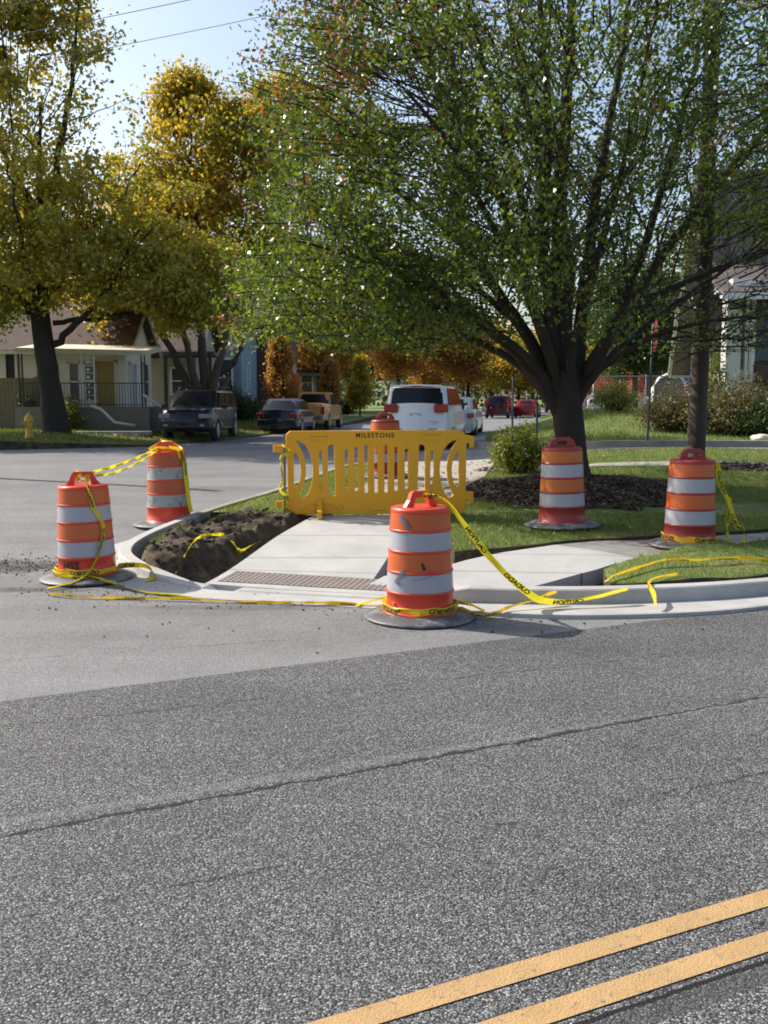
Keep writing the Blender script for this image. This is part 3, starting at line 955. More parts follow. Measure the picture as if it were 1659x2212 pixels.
def surf(root, a0, z0, a1, z1, w, m, name, n=6, taper=1.0):
    """a strip stuck on the drum's side from (angle, height) to (angle, height)"""
    bm = bmesh.new()
    R0 = .27
    p0 = Vector((a0 * R0, z0))
    p1 = Vector((a1 * R0, z1))
    t = (p1 - p0).normalized()
    s = Vector((-t.y, t.x)) * w / 2
    prev = None
    for i in range(n + 1):
        c = p0.lerp(p1, i / n)
        ww = s * (1 + (taper - 1) * i / n)
        row = []
        for q in (c + ww, c, c - ww):
            a = q.x / R0
            r = drum_r(q.y) + .0135 + random.uniform(0, .001)
            row.append(bm.verts.new((r * math.cos(a), r * math.sin(a), q.y)))
        if prev:
            for k in range(2): bm.faces.new((prev[k], prev[k + 1], row[k + 1], row[k]))
        prev = row
    return bobj(name, bm, m, root)
DN = P(907, 1300, 8.17); DN.z = float(H(DN.x, DN.y)) + .004
ZS = 1.0
near = drum(DN, 0, 'bright drum with duct tape patches standing nearest on the asphalt in front of the ramp', DRUM_RED, BAND_W, BAND_O, arch=True)
for c in near.children:
    if c.name.startswith('handle'): c.rotation_euler.z = rad(38)
FR = -math.pi / 2                                         # angle of the side facing the camera
surf(near, FR - .72, .875, FR - .36, .765, .038, DUCT, 'duct_tape_patch')
surf(near, FR - .50, .43, FR - .80, .32, .035, DUCT, 'duct_tape_patch', taper=1.3)
surf(near, FR + .20, .42, FR + .42, .412, .03, RED_SPRAY, 'red_paint_mark')
surf(near, FR + .02, .50, FR + .10, .44, .014, BLACK, 'scuff_mark', taper=2)
surf(near, FR - .25, .355, FR + .05, .368, .004, DUCT, 'scratch')
surf(near, FR + .05, .368, FR + .32, .39, .004, DUCT, 'scratch')
D1 = P(190, 1253, 9.9); D1.z = float(H(D1.x, D1.y)) + .004
ZS = 1.02
dl = drum(D1, rad(10), 'clean drum stencilled HSS standing at the left outer edge of the kerb corner', DRUM_RED, BAND_W, BAND_O, arch=True, tilt=(0, rad(-1)))
ZS = 1.045
D2 = Vector((-2.83, 13.02, 0)); D2.z = float(H(D2.x, D2.y)) + .004
drum(D2, rad(5), 'dirty scuffed drum in the side street draped with tangled tape', DRUM_RED, BAND_WD, BAND_OD, tilt=(0, rad(-.8)))
D4 = G(1214, 1131, .16); D4.z = float(lawn_z(D4.x, D4.y)) + .01
drum(D4, rad(4), 'drum with a faded dark red base on the lawn in front of the tree trunk', DRUM_FADED, BAND_W, BAND_OM, tilt=(0, rad(-1)))
D5 = P(1489, 1181, 11.15); D5.z = float(leg_z(D5.x, D5.y)) + .01
drum(D5, rad(12), 'drum with tape round its foot standing on the pavement in front of the utility pole', DRUM_FADED, BAND_W, BAND_O)
D6 = G(832, 1030, .15); D6.z = float(lawn_z(D6.x, D6.y)) + .02
drum(D6, rad(-8), 'farthest drum, seen through the slots of the yellow barrier', DRUM_FADED, BAND_W, BAND_O)
# stencil on the left drum
def wrap_text(root, s, size, ang, z, m, sp=1.1, off=.004):
    V, Fc = text_geo(s, size, off, sp)
    bm = bmesh.new()
    r0 = .285
    add_geo(bm, [((drum_r(z + v.y) + .006) * math.cos(ang + v.x / r0), (drum_r(z + v.y) + .006) * math.sin(ang + v.x / r0), z + v.y) for v in V], Fc)
    return bobj('stencil', bm, m, root)
wrap_text(dl, 'HSS', .105, FR - .42 - rad(10) + .12, .165, BLACK)

# ---------------------------------------------------------------- yellow plastic barrier
def bx(p): return ((p[0] - 803) / 609.0, (682 - p[1]) / 609.0)
def arc_pts(cx, cy, rx, ry, a0, a1, n): return [(cx + rx * math.cos(a0 + (a1 - a0) * i / n), cy + ry * math.sin(a0 + (a1 - a0) * i / n)) for i in range(n + 1)]
outline = [(122, 682), (124, 628), (20, 625), (20, 590), (116, 592), (112, 200), (5, 195), (5, 150), (106, 150), (103, 90), (108, 62), (132, 43),
           (1440, 38), (1470, 44), (1500, 74), (1566, 85), (1563, 162), (1542, 165), (1538, 128), (1503, 125), (1500, 520), (1562, 526), (1562, 605), (1541, 605), (1536, 576), (1500, 572), (1500, 682)]
def mirror(s): return [(1606 - x, y) for x, y in s]
Dh = [(150, 198), (172, 198), (196, 230), (212, 280), (219, 335), (214, 395), (202, 448), (182, 486), (163, 484), (150, 462)]
Cr = [(158, 102), (205, 108), (240, 130), (270, 168), (292, 215), (307, 270), (313, 335), (308, 410), (295, 470), (272, 530), (238, 572), (208, 560), (190, 538), (212, 492), (230, 440), (242, 385), (245, 330), (240, 275), (228, 225), (208, 178), (182, 140)]
Nr = [(348, 192), (365, 182), (382, 192), (388, 350), (386, 500), (368, 510), (350, 500), (347, 350)]
Sl = [(415, 160), (428, 144), (450, 136), (473, 140), (478, 200), (488, 530), (484, 550), (462, 548), (417, 526)]
holes = [Dh, Cr, Nr, Sl, mirror(Dh), mirror(Cr), mirror(Nr), mirror(Sl)]
for c, t, b in zip((567, 644, 722, 800, 878, 957, 1038), (175, 155, 140, 138, 138, 152, 170), (498, 515, 530, 530, 530, 515, 498)):
    holes.append(arc_pts(c, t + 18, 20, 18, math.pi, 2 * math.pi, 6) + arc_pts(c, b - 18, 20, 18, 0, math.pi, 6))
V, Fc = curve_mesh([[bx(p) for p in s] for s in [outline] + holes], .013, .012, 3)
b0, b1 = G(622, 1110, .16), G(1003, 1107, .16)
bc = (b0 + b1) / 2
bang = math.atan2(b1.y - b0.y, b1.x - b0.x)
bsc = (b1 - b0).length / 2.285
bc.z = min(float(lawn_z(b0.x, b0.y)), float(slab_z(0, bc.y))) + .02
bar = empty('plastic_barrier', bc, bang, 'yellow plastic pedestrian barrier lettered MILESTONE standing across the new ramp', 'barrier')
bm = bmesh.new()
add_geo(bm, [Vector((v.x * bsc, -v.z, v.y * bsc + .01)) for v in V], Fc)
bobj('barrier_panel', bm, BARRIER_Y, bar)
V, Fc = text_geo('MILESTONE', .082, .0022, 1.22)
bm = bmesh.new()
add_geo(bm, [Vector((v.x * bsc - .02, -.0275, v.y * bsc + bx((0, 72))[1] * bsc + .01)) for v in V], Fc)
bobj('lettering', bm, simple('barrier_ink', (.08, .035, .015), .7), bar)
for fx in (360, 1240):
    cx_ = bx((fx, 0))[0] * bsc
    bm = bmesh.new()
    add_geo(bm, *(lambda V_, F_: ([Vector((cx_ + v.z, v.x, v.y)) for v in V_], F_))(*curve_mesh([[(-.33, -.02), (.33, -.02), (.31, .05), (.10, .12), (.035, .20), (-.035, .20), (-.10, .12), (-.31, .05)]], .018, .012)))
    bobj('barrier_foot', bm, BARRIER_Y, bar)
    bm = bmesh.new()
    z0 = bx((0, 510))[1] * bsc
    add_box(bm, (cx_ + .012, 0, z0 + .10), (.016, .03, .19), 0, .003)
    add_box(bm, (cx_ - .008, 0, z0 + .05), (.02, .034, .10), 0, .003)
    add_box(bm, (cx_ + .028, 0, z0 + .06), (.012, .03, .12), 0, .003)
    bobj('foot_latch', bm, BARRIER_Y, bar)
# raised outlines moulded into the panel
def moulding(pts, w=.006):
    bm = bmesh.new()
    add_tube(bm, [Vector((bx(p)[0] * bsc, -.0245, bx(p)[1] * bsc + .01)) for p in pts], w, 6)
    return bobj('moulded_rib', bm, BARRIER_Y, bar)
moulding([(285, 78), (430, 78), (410, 105), (370, 122), (330, 115), (300, 100), (285, 78)], .004)
moulding([(1155, 68), (1315, 68), (1305, 98), (1260, 122), (1200, 110), (1165, 95), (1155, 68)], .004)
moulding([(735, 660), (750, 625), (790, 605), (830, 610), (865, 640), (875, 662), (735, 660)], .004)
moulding([(225, 665), (245, 625), (300, 602), (335, 615)])
moulding([(385, 610), (420, 602), (480, 625), (520, 665)])
moulding([(1090, 665), (1110, 625), (1165, 602), (1200, 615)])
moulding([(1270, 610), (1300, 602), (1370, 625), (1400, 665)])
# wooden stake tied to the barrier
bm = bmesh.new()
s0 = G(617, 1108, .17)
s0.y -= .07
s0.z = float(lawn_z(s0.x, s0.y)) - .06
add_box(bm, (s0.x, s0.y, s0.z + .56), (.032, .022, 1.14), .1, .002)
st = bobj('wooden_stake', bm, WOOD)
tag(st, 'thin weathered wooden stake tied with tape to the left end of the barrier', 'stake')

# ---------------------------------------------------------------- caution tape
WORDS = {}
for wd in ('CAUTION', 'CUIDADO'): WORDS[wd] = text_geo(wd, .062, .002, 1.0)
def tape(pts, label, width=.075, ang=0.0, m=None, words=True, phase=0.2, flip=False, wscale=1.0, step=.02, rev=False, seed=1, group='yellow caution tapes'):
    """pts: 3-D points; ang: one angle or one per point (0 flat, 90 on edge); wscale may narrow bunched tape"""
    pts = [Vector(p) for p in pts]
    n = len(pts)
    A = [rad(a) for a in (ang if isinstance(ang, (list, tuple)) else [ang] * n)]
    W = wscale if isinstance(wscale, (list, tuple)) else [wscale] * n
    S, SA, SW = [], [], []
    for i in range(n - 1):
        p0, p1, p2, p3 = pts[max(i - 1, 0)], pts[i], pts[i + 1], pts[min(i + 2, n - 1)]
        k = max(2, int((p2 - p1).length / step))
        for j in range(k):
            t = j / k
            S.append(.5 * ((2 * p1) + (p2 - p0) * t + (2 * p0 - 5 * p1 + 4 * p2 - p3) * t * t + (3 * p1 - p0 - 3 * p2 + p3) * t ** 3))
            SA.append(A[i] + (A[i + 1] - A[i]) * (3 * t * t - 2 * t ** 3))
            SW.append(W[i] + (W[i + 1] - W[i]) * t)
    S.append(pts[-1]); SA.append(A[-1]); SW.append(W[-1])
    fr = []
    s = 0.0
    arc = []
    for i, p in enumerate(S):
        t = (S[min(i + 1, len(S) - 1)] - S[max(i - 1, 0)]).normalized()
        side = t.cross(Vector((0, 0, 1)))
        if side.length < .05: side = Vector((1, 0, 0))
        side.normalize()
        up = side.cross(t).normalized()
        a = SA[i]
        w = side * math.cos(a) + up * math.sin(a)
        nn = t.cross(w).normalized()
        fr.append((p, t, w, nn, SW[i]))
        arc.append(s)
        if i + 1 < len(S): s += (S[i + 1] - p).length
    bm = bmesh.new()
    rows = []
    rnd = random.Random(seed)
    for i, (p, t, w, nn, sw) in enumerate(fr):
        sw = sw * (.86 + .16 * math.sin(arc[i] * 7.3 + seed * 1.7) * math.sin(arc[i] * 3.1 + seed))
        cr = .0035 * math.sin(arc[i] * 9 + seed) + .002 * math.sin(arc[i] * 31)
        rows.append([bm.verts.new(p + w * (width * sw * (k - 2) / 4.0) + nn * (cr * (1 if k % 2 else -1) + .15 * width * (1 - sw) * (1 if k % 2 else -1))) for k in range(5)])
    for a, b in zip(rows, rows[1:]):
        for k in range(4):
            bm.faces.new((a[k], b[k], b[k + 1], a[k + 1])).smooth = True
    if words:
        def at(u):
            u = min(max(u, 0), arc[-1])
            i = int(np.searchsorted(arc, u))
            i = min(max(i, 1), len(arc) - 1)
            f = (u - arc[i - 1]) / max(1e-6, arc[i] - arc[i - 1])
            a, b = fr[i - 1], fr[i]
            return a[0].lerp(b[0], f), a[2].lerp(b[2], f), a[3].lerp(b[3], f), a[4] + (b[4] - a[4]) * f
        u = phase
        q = 0
        while u < arc[-1] - .15:
            V, Fc = WORDS[('CAUTION', 'CUIDADO')[q % 2]]
            for sg in (1, -1):
                out = []
                for v in V:
                    x_ = -v.x if rev else v.x
                    y_ = -v.y if flip else v.y
                    p, w, nn, sw = at(u + x_)
                    out.append(p + w * (y_ * sw) + nn * sg * (.0042 + .15 * width * (1 - sw)))
                add_geo(bm, out, Fc, 1)
            u += .52
            q += 1
    o = bobj('caution_tape', bm, [m or TAPE_Y, BLACK])
    return tag(o, label, 'caution tape', group)
def gp(px, py, dz=.012): return G(px, py, dz)
def sp_(px, py, dz=.012):
    p = G(px, py, .0)
    p.z = max(p.z + dz, soil_z(p.x, p.y) + .02)
    return p
def ring(c, r, z, a0, a1, n, zj=.008, drop=0.0):
    return [Vector((c.x + r * math.cos(a0 + (a1 - a0) * i / n), c.y + r * math.sin(a0 + (a1 - a0) * i / n), c.z + z + zj * math.sin(i * 2.3) + drop * i / n)) for i in range(n + 1)]
TOP = .97
ZS = 1.01
# between the two left drums
h1 = D1 + Vector((.0, -.01, 1.05))
h2 = D2 + Vector((-.10, -.1, 1.02))
tape([h1, h1.lerp(h2, .35) + Vector((0, 0, -.03)), h1.lerp(h2, .7) + Vector((0, 0, -.03)), h2], 'upper strand of the tape strung from the left drum to the scuffed drum', ang=[60, 70, 60, 50], wscale=[.5, .55, .5, .5], seed=2)
tape([h1 + Vector((.05, 0, -.02)), h1.lerp(h2, .35) + Vector((0, 0, -.10)), h1.lerp(h2, .7) + Vector((0, 0, -.09)), h2 + Vector((0, 0, -.03))], 'lower strand of the tape strung from the left drum to the scuffed drum', ang=[60, 50, 60, 50], wscale=.5, phase=.4, seed=3)
# down the left drum's front
def onD(c, a, z, e=.012):
    r = drum_r(z) + e
    return Vector((c.x + r * math.cos(a), c.y + r * math.sin(a), c.z + z * ZS))
tape([D1 + Vector((-.05, -.03, 1.0)), D1 + Vector((.06, -.10, .975)), onD(D1, FR + .40, .93, .02), onD(D1, FR + .55, .75, .03), onD(D1, FR + .85, .58, .035), onD(D1, FR + .85, .45, .03), onD(D1, FR + .65, .30, .03), onD(D1, FR + .40, .14, .045), D1 + Vector((.02, -.40, .05)), D1 + Vector((-.2, -.62, .012))],
     'twisted tape hanging down the front of the left drum stencilled HSS', ang=[0, 0, 40, 80, 90, 60, 90, 40, 20, 0], wscale=[.8, .6, .6, .55, .5, .5, .3, .25, .3, .3], phase=.35, flip=True, seed=4)
# knot on its handle
tape([D1 + Vector((v[0], v[1], v[2] + .03)) for v in ((-.10, -.02, 1.03), (-.06, -.05, .97), (0, .03, 1.04), (.04, -.05, .97), (.06, .03, 1.03), (.0, -.06, .99), (-.08, .0, 1.05), (-.09, .02, 1.0))], 'knotted tape on the handle of the left drum', ang=[0, 90, 30, 120, 60, 0, 80, 30], wscale=.7, words=False, m=TAPE_OLD, seed=5)
# band round its foot, loose end flying right
tape(ring(D1, .315, .11, rad(160), rad(370), 14) + [D1 + Vector((.48, .03, .13)), D1 + Vector((.62, -.02, .11)), D1 + Vector((.70, -.10, .03)), D1 + Vector((.62, -.22, .02))],
     'tape wound round the foot of the left drum, loose end on the kerb', ang=[88] * 15 + [75, 60, 30, 10], wscale=[.85] * 15 + [1, 1, 1, .7], m=TAPE_OLD, phase=.15, flip=True, seed=6)
tape(ring(D1, .33, .09, rad(200), rad(285), 6, drop=-.03) + [D1 + Vector((.35, -.42, .035)), gp(305, 1277, .02), gp(370, 1284, .02), gp(410, 1288, .014)],
     'tape trailing from the left drum foot across the kerb corner to the gutter', ang=[70] * 7 + [40, 20, 10, 0], wscale=[.7] * 7 + [1, .9, .6, .5], phase=.5, seed=7)
g1 = [gp(x_, y_) for x_, y_ in ((108, 1285), (150, 1290), (210, 1292), (300, 1294), (400, 1297), (480, 1300), (560, 1302), (650, 1305), (740, 1307), (790, 1309), (838, 1308))]
for i, p in enumerate(g1): p.z += .01 + .008 * math.sin(i * 1.9)
tape(g1, 'long twisted tape lying in the gutter from left drum to nearest drum', ang=[10, 40, 15, 60, 30, 10, 50, 20, 60, 20, 10], wscale=[.6, .35, .5, .4, .5, .38, .5, .4, .5, .45, .6], phase=.3, m=TAPE_OLD, seed=8)
tape([gp(770, 1308, .02), gp(800, 1300, .04), gp(838, 1290, .10), DN + Vector((-.22, -.2, .15))], 'short tape end rising from the gutter to the left side of the nearest drum', ang=[20, 60, 50, 70], wscale=.35, words=False, seed=9)
# round the foot of the near drum
tape(ring(DN, .315, .105, rad(150), rad(395), 16) + [DN + Vector((.42, .12, .08)), DN + Vector((.55, .08, .03))], 'tape wound round the foot of the nearest drum', ang=[88] * 17 + [60, 20], wscale=[.9, .9, .8, .9, 1, 1, .6, .9, .9, .8, .9, .9, .9, .8, .8, .7, .6, .5, .4], phase=.35, flip=True, m=TAPE_OLD, seed=10)
K1 = G(1165, 1292, .09)
K1.y = 8.40; K1 = P(1165, 1290, 8.40)
tape([DN + Vector((.34, .02, .07)), P(1040, 1330, 8.1), P(1075, 1322, 8.15), P(1105, 1310, 8.25), P(1150, 1298, 8.38), P(1185, 1284, 8.5), P(1200, 1280, 8.55)],
     'twisted tape leading from the foot of the nearest drum to the kerb', ang=[70, 90, 40, 90, 30, 60, 20], wscale=[.6, .35, .5, .3, .35, .7, .6], phase=.25, m=TAPE_OLD, seed=11)
# big one from the top of the near drum
tn = DN + Vector((.06, .02, .99))
tape([tn + Vector((-.03, 0, .03)), tn + Vector((.10, .03, .01)), onD(DN, rad(12), .90, .02), P(1010, 1143, 8.25), P(1050, 1195, 8.28), P(1095, 1243, 8.25), P(1140, 1280, 8.3), P(1170, 1296, 8.32), P(1205, 1301, 8.36), P(1245, 1298, 8.4), P(1290, 1289, 8.46), P(1338, 1277, 8.55), P(1353, 1274, 8.6)],
     'broad tape sagging from the top of the nearest drum to the kerb', ang=[0, 10, 50, 62, 62, 60, 50, 45, 60, 75, 60, 50, 20], wscale=[.4, .5, .6, .8, .85, .9, 1.1, 1.35, 1.0, .6, .6, .8, .6], phase=.62, rev=True, seed=12)
tape([DN + Vector((v[0], v[1], v[2] + .04)) for v in ((.02, -.02, .97), (.06, -.04, .99), (.08, .03, .96), (.12, -.02, .975), (.16, .03, .95), (.20, .02, .945))], 'knotted tape on the handle of the nearest drum', ang=[0, 80, 20, 110, 40, 0], wscale=.7, m=TAPE_OLD, phase=.1, seed=13)
# tape in the open pit
tape([sp_(375, 1246, .0), sp_(400, 1228, .03), sp_(430, 1208, .03), sp_(465, 1192, .05), sp_(487, 1186, .06), sp_(500, 1196, .05), sp_(520, 1200, .05), sp_(545, 1188, .06), sp_(560, 1178, .04)],
     'tape lying crumpled in the open pit left of the ramp slab', ang=[30, 50, 60, 80, 40, 20, 70, 30, 20], wscale=[1, 1.1, .8, .5, .9, .9, .5, 1, 1], phase=.12, seed=14)
# verge strip tapes
def vs(px, py, dz=.03):
    p = G(px, py, .2)
    p.z = float(strip_z(p.x, p.y)) + dz
    return p
tape([vs(1310, 1252), vs(1322, 1241, .04), vs(1345, 1235, .05), vs(1390, 1228, .05), vs(1440, 1222, .06), vs(1500, 1217, .05), vs(1560, 1215, .06), vs(1610, 1214, .05), vs(1720, 1222, .06)],
     'long tape lying along the grass strip beside the kerb', ang=[30, 50, 40, 60, 30, 50, 40, 50, 30], wscale=[.7, .4, .5, .35, .5, .4, .5, .4, .5], phase=1.2, seed=15, m=TAPE_OLD)
tape([vs(1418, 1280, -.06), vs(1412, 1269, .0), vs(1402, 1256, .03), vs(1408, 1247, .04), vs(1430, 1241, .035), vs(1462, 1238, .03)], 'short tape loop hanging over the edge of the grass strip', ang=[60, 40, 20, 60, 40, 30], wscale=[.5, .6, .3, .5, .4, .55], words=False, m=TAPE_OLD, seed=16)
# far right drum
tp = D5 + Vector((.08, .0, 1.02))
q_ = D5
tape([tp + Vector((-.05, -.02, 0)), tp + Vector((.06, .02, -.03)), onD(q_, rad(-15), .90, .02), onD(q_, rad(-12), .70, .05), q_ + Vector((.40, -.08, .50)), q_ + Vector((.45, -.08, .34)), q_ + Vector((.50, -.10, .22)), q_ + Vector((.56, -.12, .20)), q_ + Vector((.56, -.15, .08)), q_ + Vector((.50, -.2, .03))],
     'tape hanging loose from the handle of the drum in front of the utility pole', ang=[0, 20, 60, 85, 80, 70, 50, 40, 80, 40], wscale=[.6, .6, .8, .8, .8, .9, 1.2, 1, .9, .6], phase=.5, seed=18)
tape([q_ + Vector((.42, -.05, .55)), q_ + Vector((.42, -.06, .40)), q_ + Vector((.40, -.06, .22)), q_ + Vector((.42, -.08, .05)), q_ + Vector((.52, -.2, .02))], 'second strand of loose tape beside the drum in front of the utility pole', ang=[80, 70, 85, 60, 20], wscale=.7, phase=.15, seed=19)
tape(ring(q_, .31, .115, rad(165), rad(345), 12, drop=-.03) + [q_ + Vector((.42, -.12, .05)), q_ + Vector((.56, -.22, .02))], 'tape wound round the foot of the drum in front of the utility pole', ang=[88] * 13 + [50, 10], wscale=[1] * 9 + [.9, .8, .6, .4, .3, .5], phase=.16, m=TAPE_OLD, seed=20)
# scuffed drum
q_ = D2
tape([q_ + Vector((v[0], v[1], v[2] + .04)) for v in ((-.22, -.08, .95), (-.12, -.12, .97), (.0, -.14, .96), (.12, -.13, .97), (.20, -.08, .95), (.1, .05, 1.0), (-.02, .0, 1.06), (-.14, .02, 1.0), (-.2, -.05, .96), (-.05, -.12, .975), (.08, -.15, .955), (.16, -.17, .93), (.19, -.18, .84))],
     'tangled tape heaped on the lid of the scuffed drum', ang=[30, 60, 40, 70, 30, 60, 20, 60, 30, 60, 30, 60, 80], wscale=.8, words=False, m=TAPE_OLD, seed=21)
tape([q_ + Vector((.02, .03, 1.02)), q_ + Vector((.10, -.02, 1.05)), q_ + Vector((.2, -.08, .99)), onD(q_, rad(-30), .90, .03), onD(q_, rad(-25), .6, .03), onD(q_, rad(-22), .35, .03), onD(q_, rad(-20), .18, .05)],
     'tape end hanging down the right side of the scuffed drum', ang=[20, 40, 40, 85, 85, 88, 88], wscale=[.6, .6, .6, .8, .8, .8, .8], phase=.45, seed=22)
tape([q_ + Vector((-.1, .0, 1.0)), q_ + Vector((-.09, .0, 1.08)), q_ + Vector((-.07, -.02, 1.13))], 'short tape end standing up from the lid of the scuffed drum', ang=[80, 80, 60], wscale=.5, words=False, seed=23)
# stake on the barrier
q_ = s0 + Vector((0, -.02, 0))
tape([q_ + Vector(v) for v in ((-.03, -.02, .99), (.04, .01, .94), (.06, .02, .88), (-.03, -.02, .84), (-.04, -.02, .7), (-.02, -.02, .55), (-.05, -.02, .4), (.05, .0, .3), (-.02, -.02, .22), (.06, 0, .12), (-.02, -.03, .07), (-.10, -.05, .03))],
     'tape wound down the wooden stake at the left end of the barrier', ang=[60, 30, 80, 60, 88, 80, 60, 30, 70, 60, 30, 10], wscale=[.5, .5, .6, .6, .4, .5, .6, .9, .8, .9, .9, .9], phase=.45, seed=24)

# ---------------------------------------------------------------- trees
class Tubes:
    def __init__(s): s.V, s.F, s.n = [], [], 0
    def add(s, pts, r, seg=6):
        pts = np.asarray(pts, float)
        r = np.asarray(r, float)
        n = len(pts)
        t = np.gradient(pts, axis=0)
        t /= np.linalg.norm(t, axis=1)[:, None] + 1e-9
        ref = np.where(np.abs(t[:, 2:3]) < .9, np.array([[0, 0, 1.0]]), np.array([[1.0, 0, 0]]))
        u = np.cross(t, ref)
        u /= np.linalg.norm(u, axis=1)[:, None] + 1e-9
        w = np.cross(t, u)
        a = np.arange(seg) * 2 * np.pi / seg
        R = pts[:, None, :] + (u[:, None, :] * np.cos(a)[None, :, None] + w[:, None, :] * np.sin(a)[None, :, None]) * r[:, None, None]
        s.V.append(R.reshape(-1, 3))
        i = np.arange(n - 1)[:, None] * seg
        k = np.arange(seg)[None, :]
        k2 = (k + 1) % seg
        s.F.append(np.stack([i + k, i + k2, i + seg + k2, i + seg + k], -1).reshape(-1, 4) + s.n)
        s.n += n * seg
    def build(s, name, m, parent):
        return npmesh(name, np.concatenate(s.V), np.concatenate(s.F), m, parent, True)
def smooth_path(pts, n, wob=0.0, rng=None):
    pts = np.asarray(pts, float)
    d = np.r_[0, np.cumsum(np.linalg.norm(np.diff(pts, axis=0), axis=1))]
    q = np.linspace(0, d[-1], n)
    out = np.stack([np.interp(q, d, pts[:, k]) for k in range(3)], 1)
    for _ in range(2):
        out[1:-1] = (out[:-2] + 2 * out[1:-1] + out[2:]) / 4
    if wob:
        out[1:-1] += (rng or RNG).normal(0, wob, (n - 2, 3))
    return out
def unit(v): return v / (np.linalg.norm(v) + 1e-9)
def leaf_cloud(name, C, size, m, parent, rng, droop=.3, aspect=.62):
    n = len(C)
    d = rng.normal(0, 1, (n, 3))
    d[:, 2] -= droop
    d /= np.linalg.norm(d, axis=1)[:, None]
    e = rng.normal(0, 1, (n, 3))
    w = np.cross(d, e)
    w /= np.linalg.norm(w, axis=1)[:, None] + 1e-9
    s = size * rng.uniform(.65, 1.3, n)
    u = d * s[:, None] * .5
    w = w * (s * aspect * .5)[:, None]
    nn = np.cross(d, w) * .35
    V = np.stack([C - u, C - w * .9 + nn - u * .1, C + u, C + w * .9 + nn - u * .1], 1)
    return npmesh(name, V.reshape(-1, 3).astype(np.float32), np.arange(4 * n).reshape(-1, 4), m, parent)
def grow(T, stems, inside_fn, rng, sec_step=.4, sec_len=(1.0, 2.2), ter_step=.22, ter_len=(.4, .9), per=40, spread=.12, start=.25, up=.35, segs=(8, 5, 3), r2=.35):
    """stems: list of (path, r0, r1). Returns leaf centres."""
    C = []
    for path, ra, rb in stems:
        n = len(path)
        rr = np.linspace(ra, rb, n)
        T.add(path, rr, segs[0])
        seglen = np.linalg.norm(np.diff(path, axis=0), axis=1).sum()
        m2 = max(2, int(seglen * (1 - start) / sec_step))
        for j in range(m2):
            f = start + (1 - start) * (j + rng.random()) / m2
            i = min(n - 2, int(f * (n - 1)))
            p = path[i]
            t = unit(path[i + 1] - path[i])
            s = rng.normal(0, 1, 3)
            s = unit(s - t * (s @ t))
            d = unit(t * .55 + s * .85 + np.array([0, 0, up]))
            L = rng.uniform(*sec_len) * (1.15 - .45 * f)
            k = 6
            q = [p]
            dd = d.copy()
            for _ in range(k):
                dd = unit(dd + rng.normal(0, .14, 3) + np.array([0, 0, .05]))
                q.append(q[-1] + dd * L / k)
            q = np.array(q)
            if not inside_fn(q[3]): continue
            while len(q) > 3 and not inside_fn(q[-1]): q = q[:-1]
            r = rr[i] * r2
            T.add(q, np.linspace(min(r, .035), .006, len(q)), segs[1])
            L = np.linalg.norm(np.diff(q, axis=0), axis=1).sum()
            m3 = max(2, int(L / ter_step))
            for a in range(m3):
                g = (a + rng.random()) / m3 * (len(q) - 1)
                i3 = int(g)
                p3 = q[i3] + (q[min(i3 + 1, len(q) - 1)] - q[i3]) * (g - i3)
                d3 = unit(unit(q[-1] - q[0]) * .4 + rng.normal(0, .6, 3) + np.array([0, 0, up * .4]))
                L3 = rng.uniform(*ter_len)
                e3 = p3 + d3 * L3 + rng.normal(0, .05, 3)
                if not inside_fn(e3): continue
                T.add([p3, (p3 + e3) / 2 + rng.normal(0, .03, 3), e3], [.008, .005, .003], segs[2])
                npz = rng.poisson(per * L3 / np.mean(ter_len))
                f3 = rng.random(npz) ** .7
                C.append(p3 + (e3 - p3) * f3[:, None] + rng.normal(0, spread, (npz, 3)))
    return np.concatenate(C)

